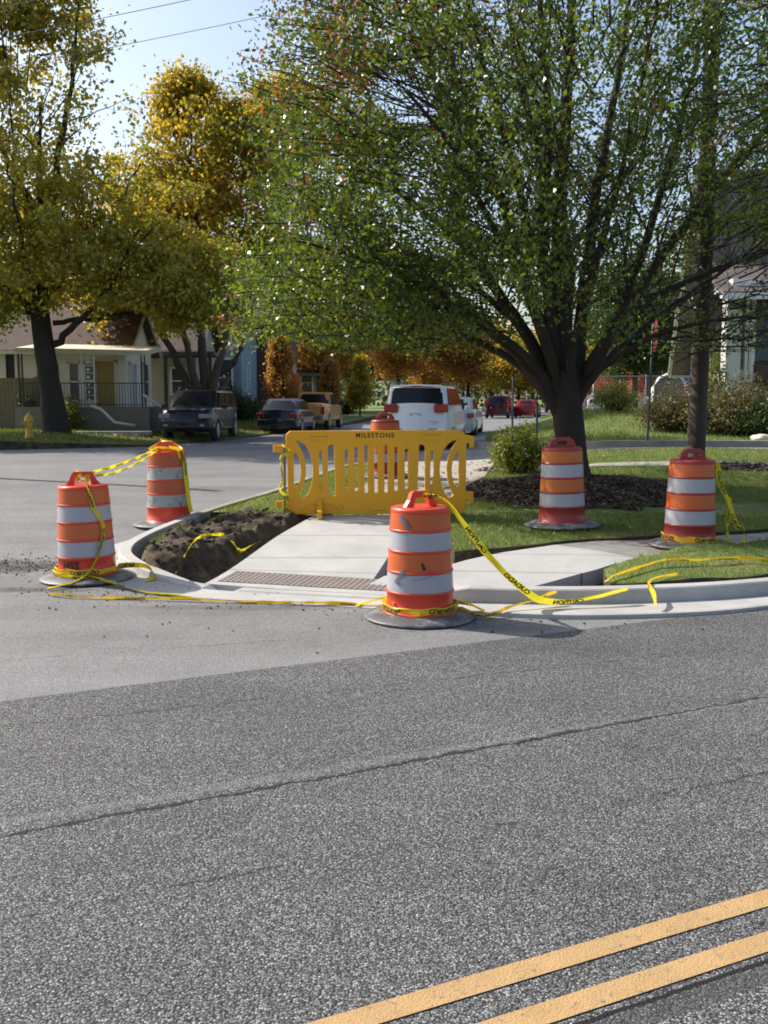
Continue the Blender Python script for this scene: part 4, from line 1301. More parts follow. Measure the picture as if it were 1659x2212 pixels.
def pxp(px, py, d): return np.array(P(px, py, d))
def pear_tree():
    rng = np.random.default_rng(5)
    base = np.array([TX, TY, float(lawn_z(TX, TY)) - .15])
    root = empty('pear_tree', base, 0, 'big green vase shaped tree with dark forking stems on the mulch mound', 'tree')
    T = Tubes()
    D = TY
    tr = [pxp(1240, 1050, D), pxp(1238, 1020, D), pxp(1234, 980, D), pxp(1230, 920, D), pxp(1222, 860, D), pxp(1216, 800, D)]
    T.add(smooth_path(tr, 14), np.interp(np.linspace(0, 1, 14), [0, .08, .25, .6, 1], [.36, .285, .245, .24, .25]), 16)
    S = [  # px path with depth offset at the end, radii
        ([(1218, 860), (1214, 640), (1206, 450), (1228, 200), (1240, -60), (1245, -300)], .3, .17, .03),
        ([(1205, 870), (1190, 660), (1172, 480), (1184, 250), (1165, 0), (1150, -220)], -.5, .12, .02),
        ([(1240, 870), (1262, 620), (1292, 400), (1330, 200), (1362, 0), (1380, -200)], .9, .12, .02),
        ([(1235, 900), (1262, 800), (1335, 700), (1425, 560), (1530, 420), (1680, 250), (1750, 100)], -.8, .12, .02),
        ([(1238, 880), (1290, 760), (1400, 645), (1560, 575), (1740, 520)], 1.0, .09, .02),
        ([(1215, 905), (1175, 830), (1110, 755), (1030, 690), (900, 650), (720, 600)], -.6, .13, .015),
        ([(1210, 880), (1165, 770), (1090, 650), (980, 505), (850, 410), (700, 300)], .8, .12, .015),
        ([(1215, 870), (1190, 760), (1130, 600), (1080, 420), (1000, 250), (900, 120), (840, -40)], -.2, .12, .02),
        ([(1200, 880), (1130, 790), (1020, 728), (900, 702), (780, 690), (600, 650)], 1.6, .075, .012),
        ([(1240, 880), (1300, 760), (1370, 600), (1440, 380), (1500, 150), (1540, -80)], 1.8, .10, .02),
        ([(1220, 880), (1215, 740), (1240, 560), (1180, 380), (1120, 150), (1080, -100)], 2.8, .10, .02),
        ([(1225, 880), (1240, 740), (1290, 560), (1340, 380), (1380, 200), (1420, 0)], -2.6, .08, .02),
        ([(1215, 880), (1190, 760), (1140, 620), (1060, 480), (980, 320), (880, 200)], -2.7, .08, .02),
        ([(1215, 870), (1170, 760), (1080, 660), (960, 580), (800, 500), (660, 430)], 2.4, .08, .015),
        ([(1210, 870), (1150, 780), (1050, 700), (930, 620), (780, 560), (640, 520)], -2.2, .07, .015),
        ([(1235, 880), (1300, 790), (1420, 720), (1540, 690), (1680, 680)], -1.5, .06, .012),
        ([(1235, 880), (1310, 770), (1450, 660), (1600, 560), (1750, 430)], 2.6, .07, .012),
        ([(1215, 860), (1205, 700), (1160, 560), (1110, 360), (1040, 130), (980, -150)], .4, .09, .02),
    ]
    stems = []
    for pts, dd, ra, rb in S:
        n = len(pts)
        q = [pxp(a, b, D + dd * ((i / (n - 1)) ** 1.1)) for i, (a, b) in enumerate(pts)]
        # keep the real spread: shift x,z kept from the projection at each point's own depth
        q = smooth_path(q, 26, .012, rng)
        stems.append((q, ra, rb))
    zc = [(2.55, 4.3), (3.0, 5.3), (4.0, 5.75), (5.5, 5.7), (7.0, 5.35), (8.5, 4.9), (10.0, 3.7), (11.3, 1.5), (11.6, 0.0)]
    za = np.array([z for z, r in zc])
    ra_ = np.array([r for z, r in zc])
    def ins(p):
        if p[2] < 2.45 or p[2] > 11.6: return False
        r = np.interp(p[2], za, ra_) * (1 + .10 * math.sin(p[0] * 2.1 + p[2] * 1.7) * math.sin(p[1] * 1.9 + 1))
        x, y = p[0] - TX, (p[1] - TY) / .82
        if p[2] < 3.3 and math.hypot(x, y) < 1.6: return False
        return x * x + y * y < r * r
    C = grow(T, stems, ins, rng, sec_step=.30, sec_len=(1.0, 2.3), ter_step=.17, ter_len=(.35, .85), per=38, spread=.075, start=.28, up=.30)
    # extra hanging sprays to fill the outer left side and the skirt
    for k in range(980):
        a = rng.uniform(0, 2 * np.pi)
        z = rng.uniform(2.9, 8.5)
        r = np.interp(z, za, ra_) * rng.uniform(.62, 1.0)
        p = np.array([TX + r * math.cos(a), TY + .82 * r * math.sin(a), z])
        inw = unit(np.array([TX, TY, z - 1.2]) - p)
        q = np.array([p + inw * 1.1 + rng.normal(0, .15, 3), p + inw * .5 + rng.normal(0, .1, 3), p])
        T.add(q, [.014, .009, .004], 4)
        n = 105
        f = rng.random(n)
        c = q[0] + (q[2] - q[0]) * f[:, None] + rng.normal(0, .13, (n, 3))
        C = np.concatenate([C, c])
    for (bx0, bx1, by0, by1, d0, d1, cnt) in ((470, 1010, 560, 738, 13.0, 18.0, 190), (1270, 1420, 500, 640, 13.5, 18.0, 22), (1470, 1720, 690, 770, 14.5, 17, 20), (560, 1000, 20, 400, 13, 18, 130)):
        for k in range(cnt):
            p = np.array(P(rng.uniform(bx0, bx1), rng.uniform(by0, by1), rng.uniform(d0, d1)))
            inw = unit(np.array([TX, TY, p[2] - .5]) - p)
            q = np.array([p + inw * .8 + [0, 0, .15], p + inw * .4 + [0, 0, .1], p])
            T.add(q, [.012, .008, .003], 4)
            C = np.concatenate([C, q[0] + (q[2] - q[0]) * rng.random(85)[:, None] + rng.normal(0, .13, (85, 3))])
    # thin gap on the upper left where the sky shows, and thin centre
    g0, g1 = np.array(P(870, 215, 12.0)), np.array(P(870, 215, 20.0))
    ax = unit(g1 - g0)
    rel = C - g0
    dist = rel - (rel @ ax)[:, None] * ax
    rx = np.abs(dist[:, 0]) / .50
    rz = np.abs(dist[:, 2] + .35 * dist[:, 0]) / .33
    k1 = (rx ** 2 + rz ** 2 > 1) | (rng.random(len(C)) < .12)
    dc = np.hypot(C[:, 0] - TX + .05, (C[:, 1] - TY))
    k2 = rng.random(len(C)) < np.clip(.12 + dc * .30, 0, 1)
    cl = np.sin(C[:, 0] * 2.3 + 1) * np.sin(C[:, 1] * 2.1) * np.sin(C[:, 2] * 2.6 + 2) + .5 * np.sin(C[:, 0] * 5.1) * np.sin(C[:, 2] * 4.7 + C[:, 1] * 3)
    k3 = rng.random(len(C)) < np.clip(.95 + cl * .9, .28, 1)
    k4 = C[:, 2] > 2.5
    h0, h1_ = np.array(P(1600, 600, 12.0)), np.array(P(1600, 600, 20.0))
    ax2 = unit(h1_ - h0)
    rel2 = C - h0
    dd2 = rel2 - (rel2 @ ax2)[:, None] * ax2
    k5 = ((dd2[:, 0] / .85) ** 2 + (dd2[:, 2] / .62) ** 2 > 1) | (rng.random(len(C)) < .28)
    sx_, sz_ = CX + F * C[:, 0] / C[:, 1], C[:, 2]
    low = (C[:, 0] > TX + .3) & (C[:, 2] < 4.6)
    k6 = ~low | (rng.random(len(C)) < np.where(C[:, 2] < 3.9, .30, .55))
    k7 = ~(C[:, 0] > TX + .2) | (rng.random(len(C)) < .78)
    C = C[k1 & k2 & k3 & k4 & k5 & k6 & k7]
    print('pear leaves', len(C))
    o = T.build('trunk', BARK, root)
    c = leaf_cloud('crown', C, .074, LEAF_PEAR, root, rng, .5, .68)
    for q in (o, c): q.matrix_parent_inverse = Matrix.Translation(Vector([-float(k_) for k_ in base]))
    return root
pear_tree()

def big_tree(name, base, label, limbs, crown, leafmat, bark, seed, tr_r, tr_h, leaf=.16, per=26, group=None, lean=(0, 0), sec=.6, mult=1.0, fill=250, clear=()):
    """limbs: (end offset xyz, radius); crown: list of (cx, cy, cz, rx, ry, rz) lobes relative to the base"""
    rng = np.random.default_rng(seed)
    base = np.array(base, float)
    root = empty(name, base, 0, label, 'tree', group)
    T = Tubes()
    top = base + np.array([lean[0], lean[1], tr_h])
    if tr_r > 0:
        T.add(smooth_path([base - [0, 0, .3], base, base + [lean[0] * .3, 0, tr_h * .3], top], 12, .01, rng), np.interp(np.linspace(0, 1, 12), [0, .15, .4, 1], [1.5 * tr_r, 1.25 * tr_r, tr_r, tr_r * .85]), 14)
    lobes = np.array(crown, float)
    def ins(p):
        q = (p - base - lobes[:, :3]) / lobes[:, 3:]
        return bool(((q ** 2).sum(1) < 1 + .15 * math.sin(p[0] * 1.7 + p[2] * 1.3) ).any())
    stems = []
    for l in limbs:
        e, r = np.array(l[0], float), l[1]
        st = top if len(l) < 3 else base + np.array(l[2], float)
        st = st - np.array([0, 0, .25])
        en = base + e
        mid = st * .55 + en * .45 + np.array([(en - st)[0] * .12, (en - st)[1] * .12, -.03 * np.linalg.norm(en - st)])
        stems.append((smooth_path([st, mid, en], 18, .05, rng), r, .03))
    C = grow(T, stems, ins, rng, sec_step=sec, sec_len=(1.3, 3.0), ter_step=.4, ter_len=(.5, 1.3), per=per, spread=.22, start=.3, up=.25, segs=(9, 5, 3))
    ext = []
    for k in range(int(fill * mult)):
        L = lobes[rng.integers(len(lobes))]
        d = unit(rng.normal(0, 1, 3))
        rr = rng.random() ** .33 * .97
        p = base + L[:3] + d * L[3:] * rr * (1 + .22 * math.sin(d[0] * 7 + seed) * math.sin(d[2] * 6 + d[1] * 5))
        if math.sin(p[0] * 1.9 + seed) * math.sin(p[1] * 1.7) * math.sin(p[2] * 2.1) < -.22: continue
        n = int(rng.uniform(50, 190))
        ext.append(p + rng.normal(0, 1, (n, 3)) * np.array([.40, .40, .26]) * rng.uniform(.45, 1.2))
        c0 = base + L[:3] * [1, 1, .8]
        if rng.random() < .4: T.add([c0 + (p - c0) * .45, c0 + (p - c0) * .75 + rng.normal(0, .1, 3), p], [.03, .018, .006], 4)
    if ext: C = np.concatenate([C] + ext)
    cl = np.sin(C[:, 0] * 1.5 + seed) * np.sin(C[:, 1] * 1.3) * np.sin(C[:, 2] * 1.7 + 2 * seed)
    C = C[rng.random(len(C)) < np.clip(.9 + cl * 1.0, .2, 1)]
    sx_ = CX + F * C[:, 0] / C[:, 1]
    sy_ = 860 - F * (C[:, 2] - CAMZ) / C[:, 1]
    for (a, b, ra, rb_) in clear:
        C = C[((sx_ - a) / ra) ** 2 + ((sy_ - b) / rb_) ** 2 + rng.normal(0, .15, len(C)) > 1] if len(C) == len(sx_) else C
    print(label[:30], len(C))
    o = T.build('trunk', bark, root)
    c = leaf_cloud('crown', C, leaf, leafmat, root, rng, .3, .75)
    for q in (o, c): q.matrix_parent_inverse = Matrix.Translation(Vector([-float(k_) for k_ in base]))
    return root
def atd(px, d, zf=None, dz=0):
    x = float(P(px, 900, d).x)
    return (x, d, float((zf or (lambda a, b: H(a, b)))(x, d)) + dz)
# tall yellow maple at the left
b = atd(122, 33.6, lverge_z)
big_tree('maple_tree', b, 'tall yellow green maple with a thick dark trunk beside the fire hydrant', 
    [((-.5, 1, 11), .26), ((-4.5, 1.5, 8), .15), ((3.2, -1, 6.5), .13, (0, 0, 3.2)), ((4.6, 1.5, 4.9), .09, (0, 0, 3.9)), ((-5, -2, 5.5), .10), ((1.2, 0, 14), .14, (-.2, .3, 7)), ((-2.5, 0, 12.5), .12, (-.3, .5, 7)), ((2.8, 1, 9.0), .12, (-.1, .3, 5)), ((0, 4, 8), .1), ((0, -3.5, 8), .1)],
    [(-2.2, 0, 6.6, 4.8, 3.8, 3.0), (1.8, 0, 6.2, 3.6, 3.2, 2.8), (-1.0, 0, 10.5, 4.2, 3.6, 4.6), (-.8, 0, 15, 2.6, 2.8, 3.6), (-5.5, 0, 5.4, 3, 3, 2.2), (4.2, 0, 5.0, 2.3, 2.4, 1.5), (-4.5, 0, 13, 3, 3, 4), (-3.6, -1, 4.3, 2.6, 2, 1.0)],
    LEAF_MAPLE, BARK, 21, .36, 4.2, clear=((282, 712, 62, 46),), leaf=.17, per=25, fill=1250, lean=(-.5, .1))
# second maple, several stems, behind the dark vehicle
b = atd(443, 40, lverge_z)
big_tree('maple_tree', b, 'golden maple dividing low into several grey stems behind the dark sport utility vehicle', 
    [((-2.6, 0, 6.8), .20, (-.1, 0, 1.2)), ((-.3, .6, 9), .24, (0, 0, 1.0)), ((1.6, -.5, 8.4), .20, (.1, 0, 1.0)), ((3.0, .6, 9.5), .18, (.3, 0, 1.0)), ((-1.2, -.6, 8), .18, (-.1, 0, 1.0)), ((1.9, 0, 11.5), .10, (.8, 0, 5)), ((-.5, 0, 12.5), .12, (0, .2, 6)), ((3.8, .5, 11), .09, (1.8, .3, 5.5))],
    [(-2.0, 0, 6.6, 2.9, 3.4, 2.2), (1.2, 0, 7.6, 3.4, 3.2, 2.4), (.6, 0, 10.6, 2.6, 2.8, 2.5), (-1.9, 0, 9.2, 1.9, 2.6, 1.8), (2.8, 0, 11.2, 1.9, 2.4, 2.4), (-.6, 0, 12.7, .8, .8, 1.2), (-3.2, 0, 4.9, 1.4, 2, 1.1), (3.2, 0, 6.4, 1.6, 1.6, 1.4), (-1.2, -1.5, 4.9, 1.6, 1.2, .8)],
    LEAF_GOLD, BARK_L, 22, .34, 1.5, clear=((290, 712, 56, 46),), leaf=.17, per=26, fill=1050)
# three slim young trees along the left verge
def slim(px, d, top, w, label, mt, seed):
    b = atd(px, d, lverge_z)
    h = float(P(px, top, d).z) - b[2]
    r = w / 2150 * d / 2
    rng = np.random.default_rng(seed)
    root = empty('young_tree', b, 0, label, 'tree', 'slim young street trees')
    T = Tubes()
    T.add(smooth_path([np.array(b) - [0, 0, .2], np.array(b) + [0, 0, h * .5], np.array(b) + [0.05, 0, h]], 10, .01, rng), np.linspace(.07, .015, 10), 8)
    C = []
    for k in range(90):
        f = rng.uniform(.2, .98)
        a = rng.uniform(0, 2 * np.pi)
        rr = r * (1 - abs((f - .42) / .6) ** 1.8) * rng.uniform(.5, 1)
        p0 = np.array(b) + [0, 0, h * (f - .08)]
        p1 = np.array(b) + [rr * math.cos(a), rr * math.sin(a), h * f]
        T.add([p0, (p0 + p1) / 2, p1], [.02, .012, .005], 4)
        n = 80
        C.append(p0 + (p1 - p0) * rng.random(n)[:, None] ** .6 + rng.normal(0, .16, (n, 3)))
    o = T.build('trunk', BARK_L, root)
    c = leaf_cloud('crown', np.concatenate(C), .17, mt, root, rng, .3, .75)
    for q in (o, c): q.matrix_parent_inverse = Matrix.Translation(-Vector(b))
slim(606, 50, 728, 78, 'rusty orange young tree leafing low behind the dark sedan', LEAF_RUST, 31)
slim(714, 60, 776, 50, 'slender tan young tree rising right behind the tan pickup', LEAF_RUST, 32)
slim(778, 66, 768, 60, 'slender golden young tree between the pickup and the white minivan', LEAF_GOLD, 33)

# trees farther up the street, each with its own trunk and crown; copies of three made ones
def far_tree_src(seed, leafm, label, h=11.0, r=4.2, nleaf=22000, px=800, d=70, zf=H, name='street_tree', trh=.3):
    rng = np.random.default_rng(seed)
    root = empty(name, (0, 0, 0), 0, label, 'tree', 'autumn trees farther up the street')
    T = Tubes()
    T.add(smooth_path([(0, 0, -.4), (0, 0, h * trh), (.2, 0, h * .6)], 10, .03, rng), np.linspace(.28, .12, 10), 9)
    C = []
    for k in range(150):
        d_ = unit(rng.normal(0, 1, 3))
        f = rng.random() ** .4
        p = np.array([0, 0, h * (.5 + trh * .5)]) + d_ * np.array([r, r, h * (.5 - trh * .45)]) * f
        st = np.array([.1, 0, h * rng.uniform(trh, .6)])
        T.add(smooth_path([st, st * .5 + p * .5 + [0, 0, -.2], p], 5), np.linspace(.07, .012, 5), 5)
        n = nleaf // 150
        C.append(p + rng.normal(0, 1, (n, 3)) * np.array([.75, .75, .5]) * rng.uniform(.5, 1.2))
    T.build('trunk', BARK, root)
    leaf_cloud('crown', np.concatenate(C), .27, leafm, root, rng, .2, .8)
    return root
def place_copy(src, loc, rz, sc, label, mt=None):
    r = src.copy()
    COL.objects.link(r)
    r.location = loc
    r.rotation_euler = (0, 0, rz)
    r.scale = (sc, sc, sc)
    r['label'] = label
    for ch in src.children:
        c = ch.copy()
        c.parent = r
        COL.objects.link(c)
        if mt and ch.name.startswith('crown'):
            c.material_slots[0].link = 'OBJECT'
            c.material_slots[0].material = mt
    return r
srcs = [far_tree_src(41, LEAF_RUST, 'broad rust brown street tree behind the slender young trees'), far_tree_src(42, LEAF_GOLD, 'golden street tree over the far end of the street', 9.5, 4.0), far_tree_src(43, LEAF_RUST, 'tall rust coloured street tree left of the minivan roof', 13, 4.6)]
FT = [  # src, px, depth, rz, scale, label, material
    (0, 690, 78, 0, .9, None, None), (1, 1060, 105, 0, .95, None, None), (2, 860, 92, 0, .85, None, None),
    (0, 1010, 92, 1.2, .8, 'rust brown street tree right above the minivan roof', None),
    (1, 930, 112, 2.1, .9, 'golden brown tree showing between the rust trees above the minivan', LEAF_RUST),
    (2, 640, 92, .7, .85, 'dull green brown tree behind the brick building', LEAF_GOLD),
    (0, 770, 118, 2.7, .95, 'dark green tree far behind the slender golden tree', LEAF_GREEN),
    (1, 1120, 88, .4, .72, 'yellow street tree left of the red parked sedan', LEAF_GOLD),
    (0, 1180, 108, 3.0, .8, 'rust street tree at the far end above the red sedan', LEAF_RUST),
    (1, 1240, 92, 1.0, .52, 'small red orange tree right of the pear trunk', LEAF_RED),
    (2, 1330, 84, 2.0, .46, 'bright red orange tree between the trunk and the stop sign', LEAF_RED),
    (1, 1410, 78, 3.3, .55, 'orange tree behind the stop sign pole', LEAF_RED),
    (2, 1370, 40, 1.4, .50, 'dark green tree with a bare trunk behind the stop sign', LEAF_GREEN),
    (0, 1465, 50, 4.0, .60, 'dark green tree left of the house on the right', LEAF_GREEN),
    (0, 1290, 125, 4.6, 1.0, 'green brown tree at the far right end of the street', LEAF_GOLD),
    (2, 560, 84, 5.0, .9, 'dark tree rising behind the blue house', LEAF_GREEN),
    (1, 250, 62, 2.4, .9, 'green yellow tree behind the cream house', LEAF_MAPLE),
    (0, 30, 58, 3.4, .9, 'green yellow tree behind the far left fence', LEAF_MAPLE),
    (2, 400, 66, 1.9, .75, 'yellow green tree behind the tan house', LEAF_GOLD),
    (0, 1000, 140, .5, 1.0, 'dark tree closing the far end of the street', LEAF_GREEN),
    (1, 1150, 145, 1.9, 1.1, 'dark green tree behind the far parked cars', LEAF_GREEN),
    (2, 880, 150, 2.9, 1.0, 'distant dark tree behind the white minivan', LEAF_GREEN),
]
for s, px, d, rz, sc, lab, mt in FT:
    loc = atd(px, d, lambda a, c: H(a, c), .1)
    if lab is None:
        srcs[s].location = loc
        srcs[s].scale = (sc, sc, sc)
    else:
        place_copy(srcs[s], loc, rz, sc, lab, mt)
# the tree line that closes the view
rng = np.random.default_rng(77)
C = []
for k in range(420):
    a = rng.uniform(-95, 120)
    c = np.array([a, 165 + rng.uniform(-6, 14), rng.uniform(.5, 9)])
    C.append(c + rng.normal(0, 1, (70, 3)) * [1.8, 1.5, 1.4])
o = leaf_cloud('distant_trees', np.concatenate(C), .8, LEAF_GREEN, None, rng, .1, .9)
tag(o, 'dark line of distant trees closing the end of the street', 'trees', kind='stuff')

def shrub(name, loc, rx, ry, rz_, n, size, mt, label, seed, stemn=40, cat='shrub'):
    rng = np.random.default_rng(seed)
    root = empty(name, loc, 0, label, cat)
    T = Tubes()
    C = []
    for k in range(stemn):
        a = rng.uniform(0, 2 * np.pi)
        f = rng.random() ** .5
        e = np.array([rx * f * math.cos(a), ry * f * math.sin(a), rz_ * (1 - .6 * f * f) * rng.uniform(.6, 1.08)])
        s0_ = e * [.15, .15, 0]
        T.add([s0_, (s0_ + e) / 2 + [0, 0, .1 * rz_], e], [.012, .008, .003], 4)
        m_ = n // stemn
        C.append(s0_ + (e - s0_) * (rng.random(m_)[:, None] ** .55) + rng.normal(0, 1, (m_, 3)) * [rx * .12, ry * .12, rz_ * .1])
    C = np.concatenate(C)
    C = C[C[:, 2] > .02]
    T.build('stems', BARK_L, root)
    leaf_cloud('foliage', C, size, mt, root, rng, .2, .6)
    return root
b = G(1122, 1022, .14)
shrub('shrub', (b.x, b.y, float(lawn_z(b.x, b.y))), .56, .5, .88, 7500, .055, LEAF_SHRUB, 'small yellow green shrub left of the tree trunk behind the barrier', 51, 70)
b = atd(1195, 18.9, lawn_z)
shrub('shrub', b, .3, .3, .62, 1500, .055, LEAF_BROWN, 'thin brown shrub half hidden behind the tree trunk', 56, 30)
def rb(px, d): return atd(px, d, rlawn_z)
shrub('shrub', rb(1590, 26.5), 1.5, 1.2, 1.55, 12000, .085, LEAF_BROWN, 'big brownish green bush right of the utility pole', 52, 120)
shrub('shrub', rb(1450, 27.5), .95, .8, 1.25, 6000, .08, LEAF_BROWN, 'brown twiggy bush left of the utility pole', 53, 90)
shrub('shrub', rb(1680, 25.5), 1.1, .9, 1.1, 6000, .08, LEAF_GREEN, 'dark bush at the right edge in front of the brick porch', 54, 70)
shrub('shrub', rb(1330, 33), .9, .6, 1.0, 3500, .08, LEAF_SHRUB, 'pale green weeds along the chain link fence', 55, 60)
shrub('shrub', rb(1535, 28.5), .45, .4, 2.6, 2600, .08, LEAF_SHRUB, 'tall climbing plant by the white porch column', 57, 30)
shrub('shrub', atd(152, 36, lverge_z), .55, .5, 1.25, 3500, .09, LEAF_SHRUB, 'yellow green bush right of the thick maple trunk', 58, 50)
shrub('shrub', atd(497, 50, lverge_z), 1.4, 1.0, 1.9, 6000, .12, LEAF_GREEN, 'dark evergreen bush in front of the blue house', 59, 80)
shrub('shrub', atd(535, 52, lverge_z), .9, .8, 1.3, 3500, .12, LEAF_GREEN, 'rounded dark green bush between the blue house and the sedan', 60, 60)
shrub('shrub', atd(60, 37, lverge_z), .5, .5, 1.5, 2500, .1, LEAF_GREEN, 'dark bush beside the grey panel fence', 61, 50)
shrub('shrub', atd(745, 70, lverge_z), 1.3, 1.0, 1.7, 3500, .16, LEAF_GREEN, 'dark bush beside the slender golden tree', 62, 50)

# ---------------------------------------------------------------- poles, signs, wires, hydrant
ub = G(1502, 998, .15)
UB = Vector((ub.x, ub.y, float(lawn_z(ub.x, ub.y)) - .2))
up_ = empty('utility_pole', UB, 0, 'tall dark wooden utility pole standing behind the right hand drum', 'utility pole')
bm = bmesh.new()
add_tube(bm, [(0, 0, 0), (.02, 0, 2), (.03, 0, 6), (.02, 0, 11.2)], [.165, .158, .14, .11], 14)
bobj('pole', bm, POLE_M, up_)
bm = bmesh.new()
add_box(bm, (0, -.14, 10.5), (2.2, .1, .12), 0, .01)
bobj('crossarm', bm, POLE_M, up_)
LP = Vector((-12.2, 21.3, 0))
LP.z = float(H(LP.x, LP.y)) - .1
lp = empty('utility_pole', LP, 0, 'utility pole on the left carrying the thin wires, casting its long shadow on the street', 'utility pole')
bm = bmesh.new()
add_tube(bm, [(0, 0, 0), (0, 0, 8.9)], [.15, .10], 12)
bobj('pole', bm, POLE_M, lp)
WIRE_M = simple('wire_sheath', (.10, .11, .13), .8, .1)
def wire(a, c, sag, r, label):
    bm = bmesh.new()
    n = 20
    a, c = Vector(a), Vector(c)
    add_tube(bm, [a.lerp(c, i / n) - Vector((0, 0, sag * 4 * (i / n) * (1 - i / n))) for i in range(n + 1)], r, 5)
    o = bobj('power_line', bm, WIRE_M)
    tag(o, label, 'power line', 'power lines')
T0 = UB + Vector((0, -.14, 10.55))
wire(LP + Vector((0, 0, 8.75)), T0 + Vector((-.9, 0, .1)), .25, .006, 'uppermost thin wire crossing the gap of sky')
wire(LP + Vector((0, 0, 8.2)), T0 + Vector((0, 0, -.35)), .25, .007, 'middle thin wire crossing the gap of sky')
wire(LP + Vector((0, 0, 7.65)), T0 + Vector((.2, 0, -.9)), .25, .006, 'lowest thin wire crossing the gap of sky')
wire(P(1560, -6, 17.5), P(1800, 34, 13), .05, .035, 'thick cable crossing the top right corner')
wire(T0 + Vector((0, 0, -.9)), P(1800, 72, 14), .1, .012, 'thin wire under the thick cable at the top right')
# stop sign seen edge on
sb = G(1398, 947, .2)
sb = Vector((sb.x, sb.y, float(rlawn_z(sb.x, sb.y))))
sg = empty('stop_sign', sb, rad(86), 'red stop sign seen almost edge on atop a thin dark post beyond the alley', 'stop sign')
bm = bmesh.new()
add_tube(bm, [(0, 0, -.1), (-.03, -.03, 1.5), (-.06, -.05, 2.85)], .028, 8)
bobj('post', bm, DKMETAL, sg)
REDS = simple('sign_red', (.22, .02, .03), .4, .15)
bm = bmesh.new()
oc = [(.38 * math.cos(rad(22.5 + 45 * k)), .38 * math.sin(rad(22.5 + 45 * k))) for k in range(8)]
V, Fc = curve_mesh([oc], .004, 0)
add_geo(bm, [Vector((v.x - .05, -.09 - v.z, v.y + 2.5)) for v in V], Fc)
bobj('sign_face', bm, REDS, sg)
bm = bmesh.new()
V, Fc = curve_mesh([[(q[0] * 1.0, q[1] * 1.0) for q in oc], [(q[0] * .94, q[1] * .94) for q in oc]], .001, 0)
add_geo(bm, [Vector((v.x - .05, -.097 - v.z, v.y + 2.5)) for v in V], Fc)
V, Fc = text_geo('STOP', .27, .006)
add_geo(bm, [Vector((v.x - .05, -.097, v.y + 2.5)) for v in V], Fc)
bobj('lettering', bm, WHITE_P, sg)
def post(px, d, z0f, h, r, label, nm='sign_post', dz=0):
    b = atd(px, d, z0f)
    bm = bmesh.new()
    add_tube(bm, [(0, 0, -.2), (0, 0, h)], r, 8)
    add_box(bm, (0, 0, h + .01), (r * 2.6, r * 2.6, .03))
    o = bobj(nm, bm, DKMETAL)
    o.location = b
    tag(o, label, 'post')
post(1107, 23.6, H, 1.9, .025, 'thin dark post at the alley corner right of the white car')
post(1160, 24.5, H, 1.15, .03, 'short dark post left of the pear trunk beyond the shrub')
# fire hydrant
hb = atd(62, 30.6, lambda a, c: lverge_z(a, c))
hy = empty('fire_hydrant', hb, rad(20), 'small yellow fire hydrant on the grass left of the thick maple trunk', 'fire hydrant')
HYD = simple('hydrant_paint', (.50, .31, .03), .5, .25, 8)
bm = bmesh.new()
add_lathe(bm, [(.16, 0), (.16, .04), (.115, .05), (.105, .48), (.15, .50), (.15, .54), (.13, .56)], 20)
bobj('barrel', bm, HYD, hy)
bm = bmesh.new()
add_lathe(bm, [(.13, .56), (.125, .63), (.09, .70), (.035, .735), (.035, .79), (.001, .79)], 20)
bobj('bonnet', bm, HYD, hy)
for a, r in ((0, .055), (math.pi, .055), (-math.pi / 2, .075)):
    bm = bmesh.new()
    d = Vector((math.cos(a), math.sin(a), 0))
    add_tube(bm, [Vector((0, 0, .42)) + d * .09, Vector((0, 0, .42)) + d * .17, Vector((0, 0, .42)) + d * .175, Vector((0, 0, .42)) + d * .20], [r, r, r * 1.25, r * 1.25], 10)
    bobj('nozzle', bm, HYD, hy)

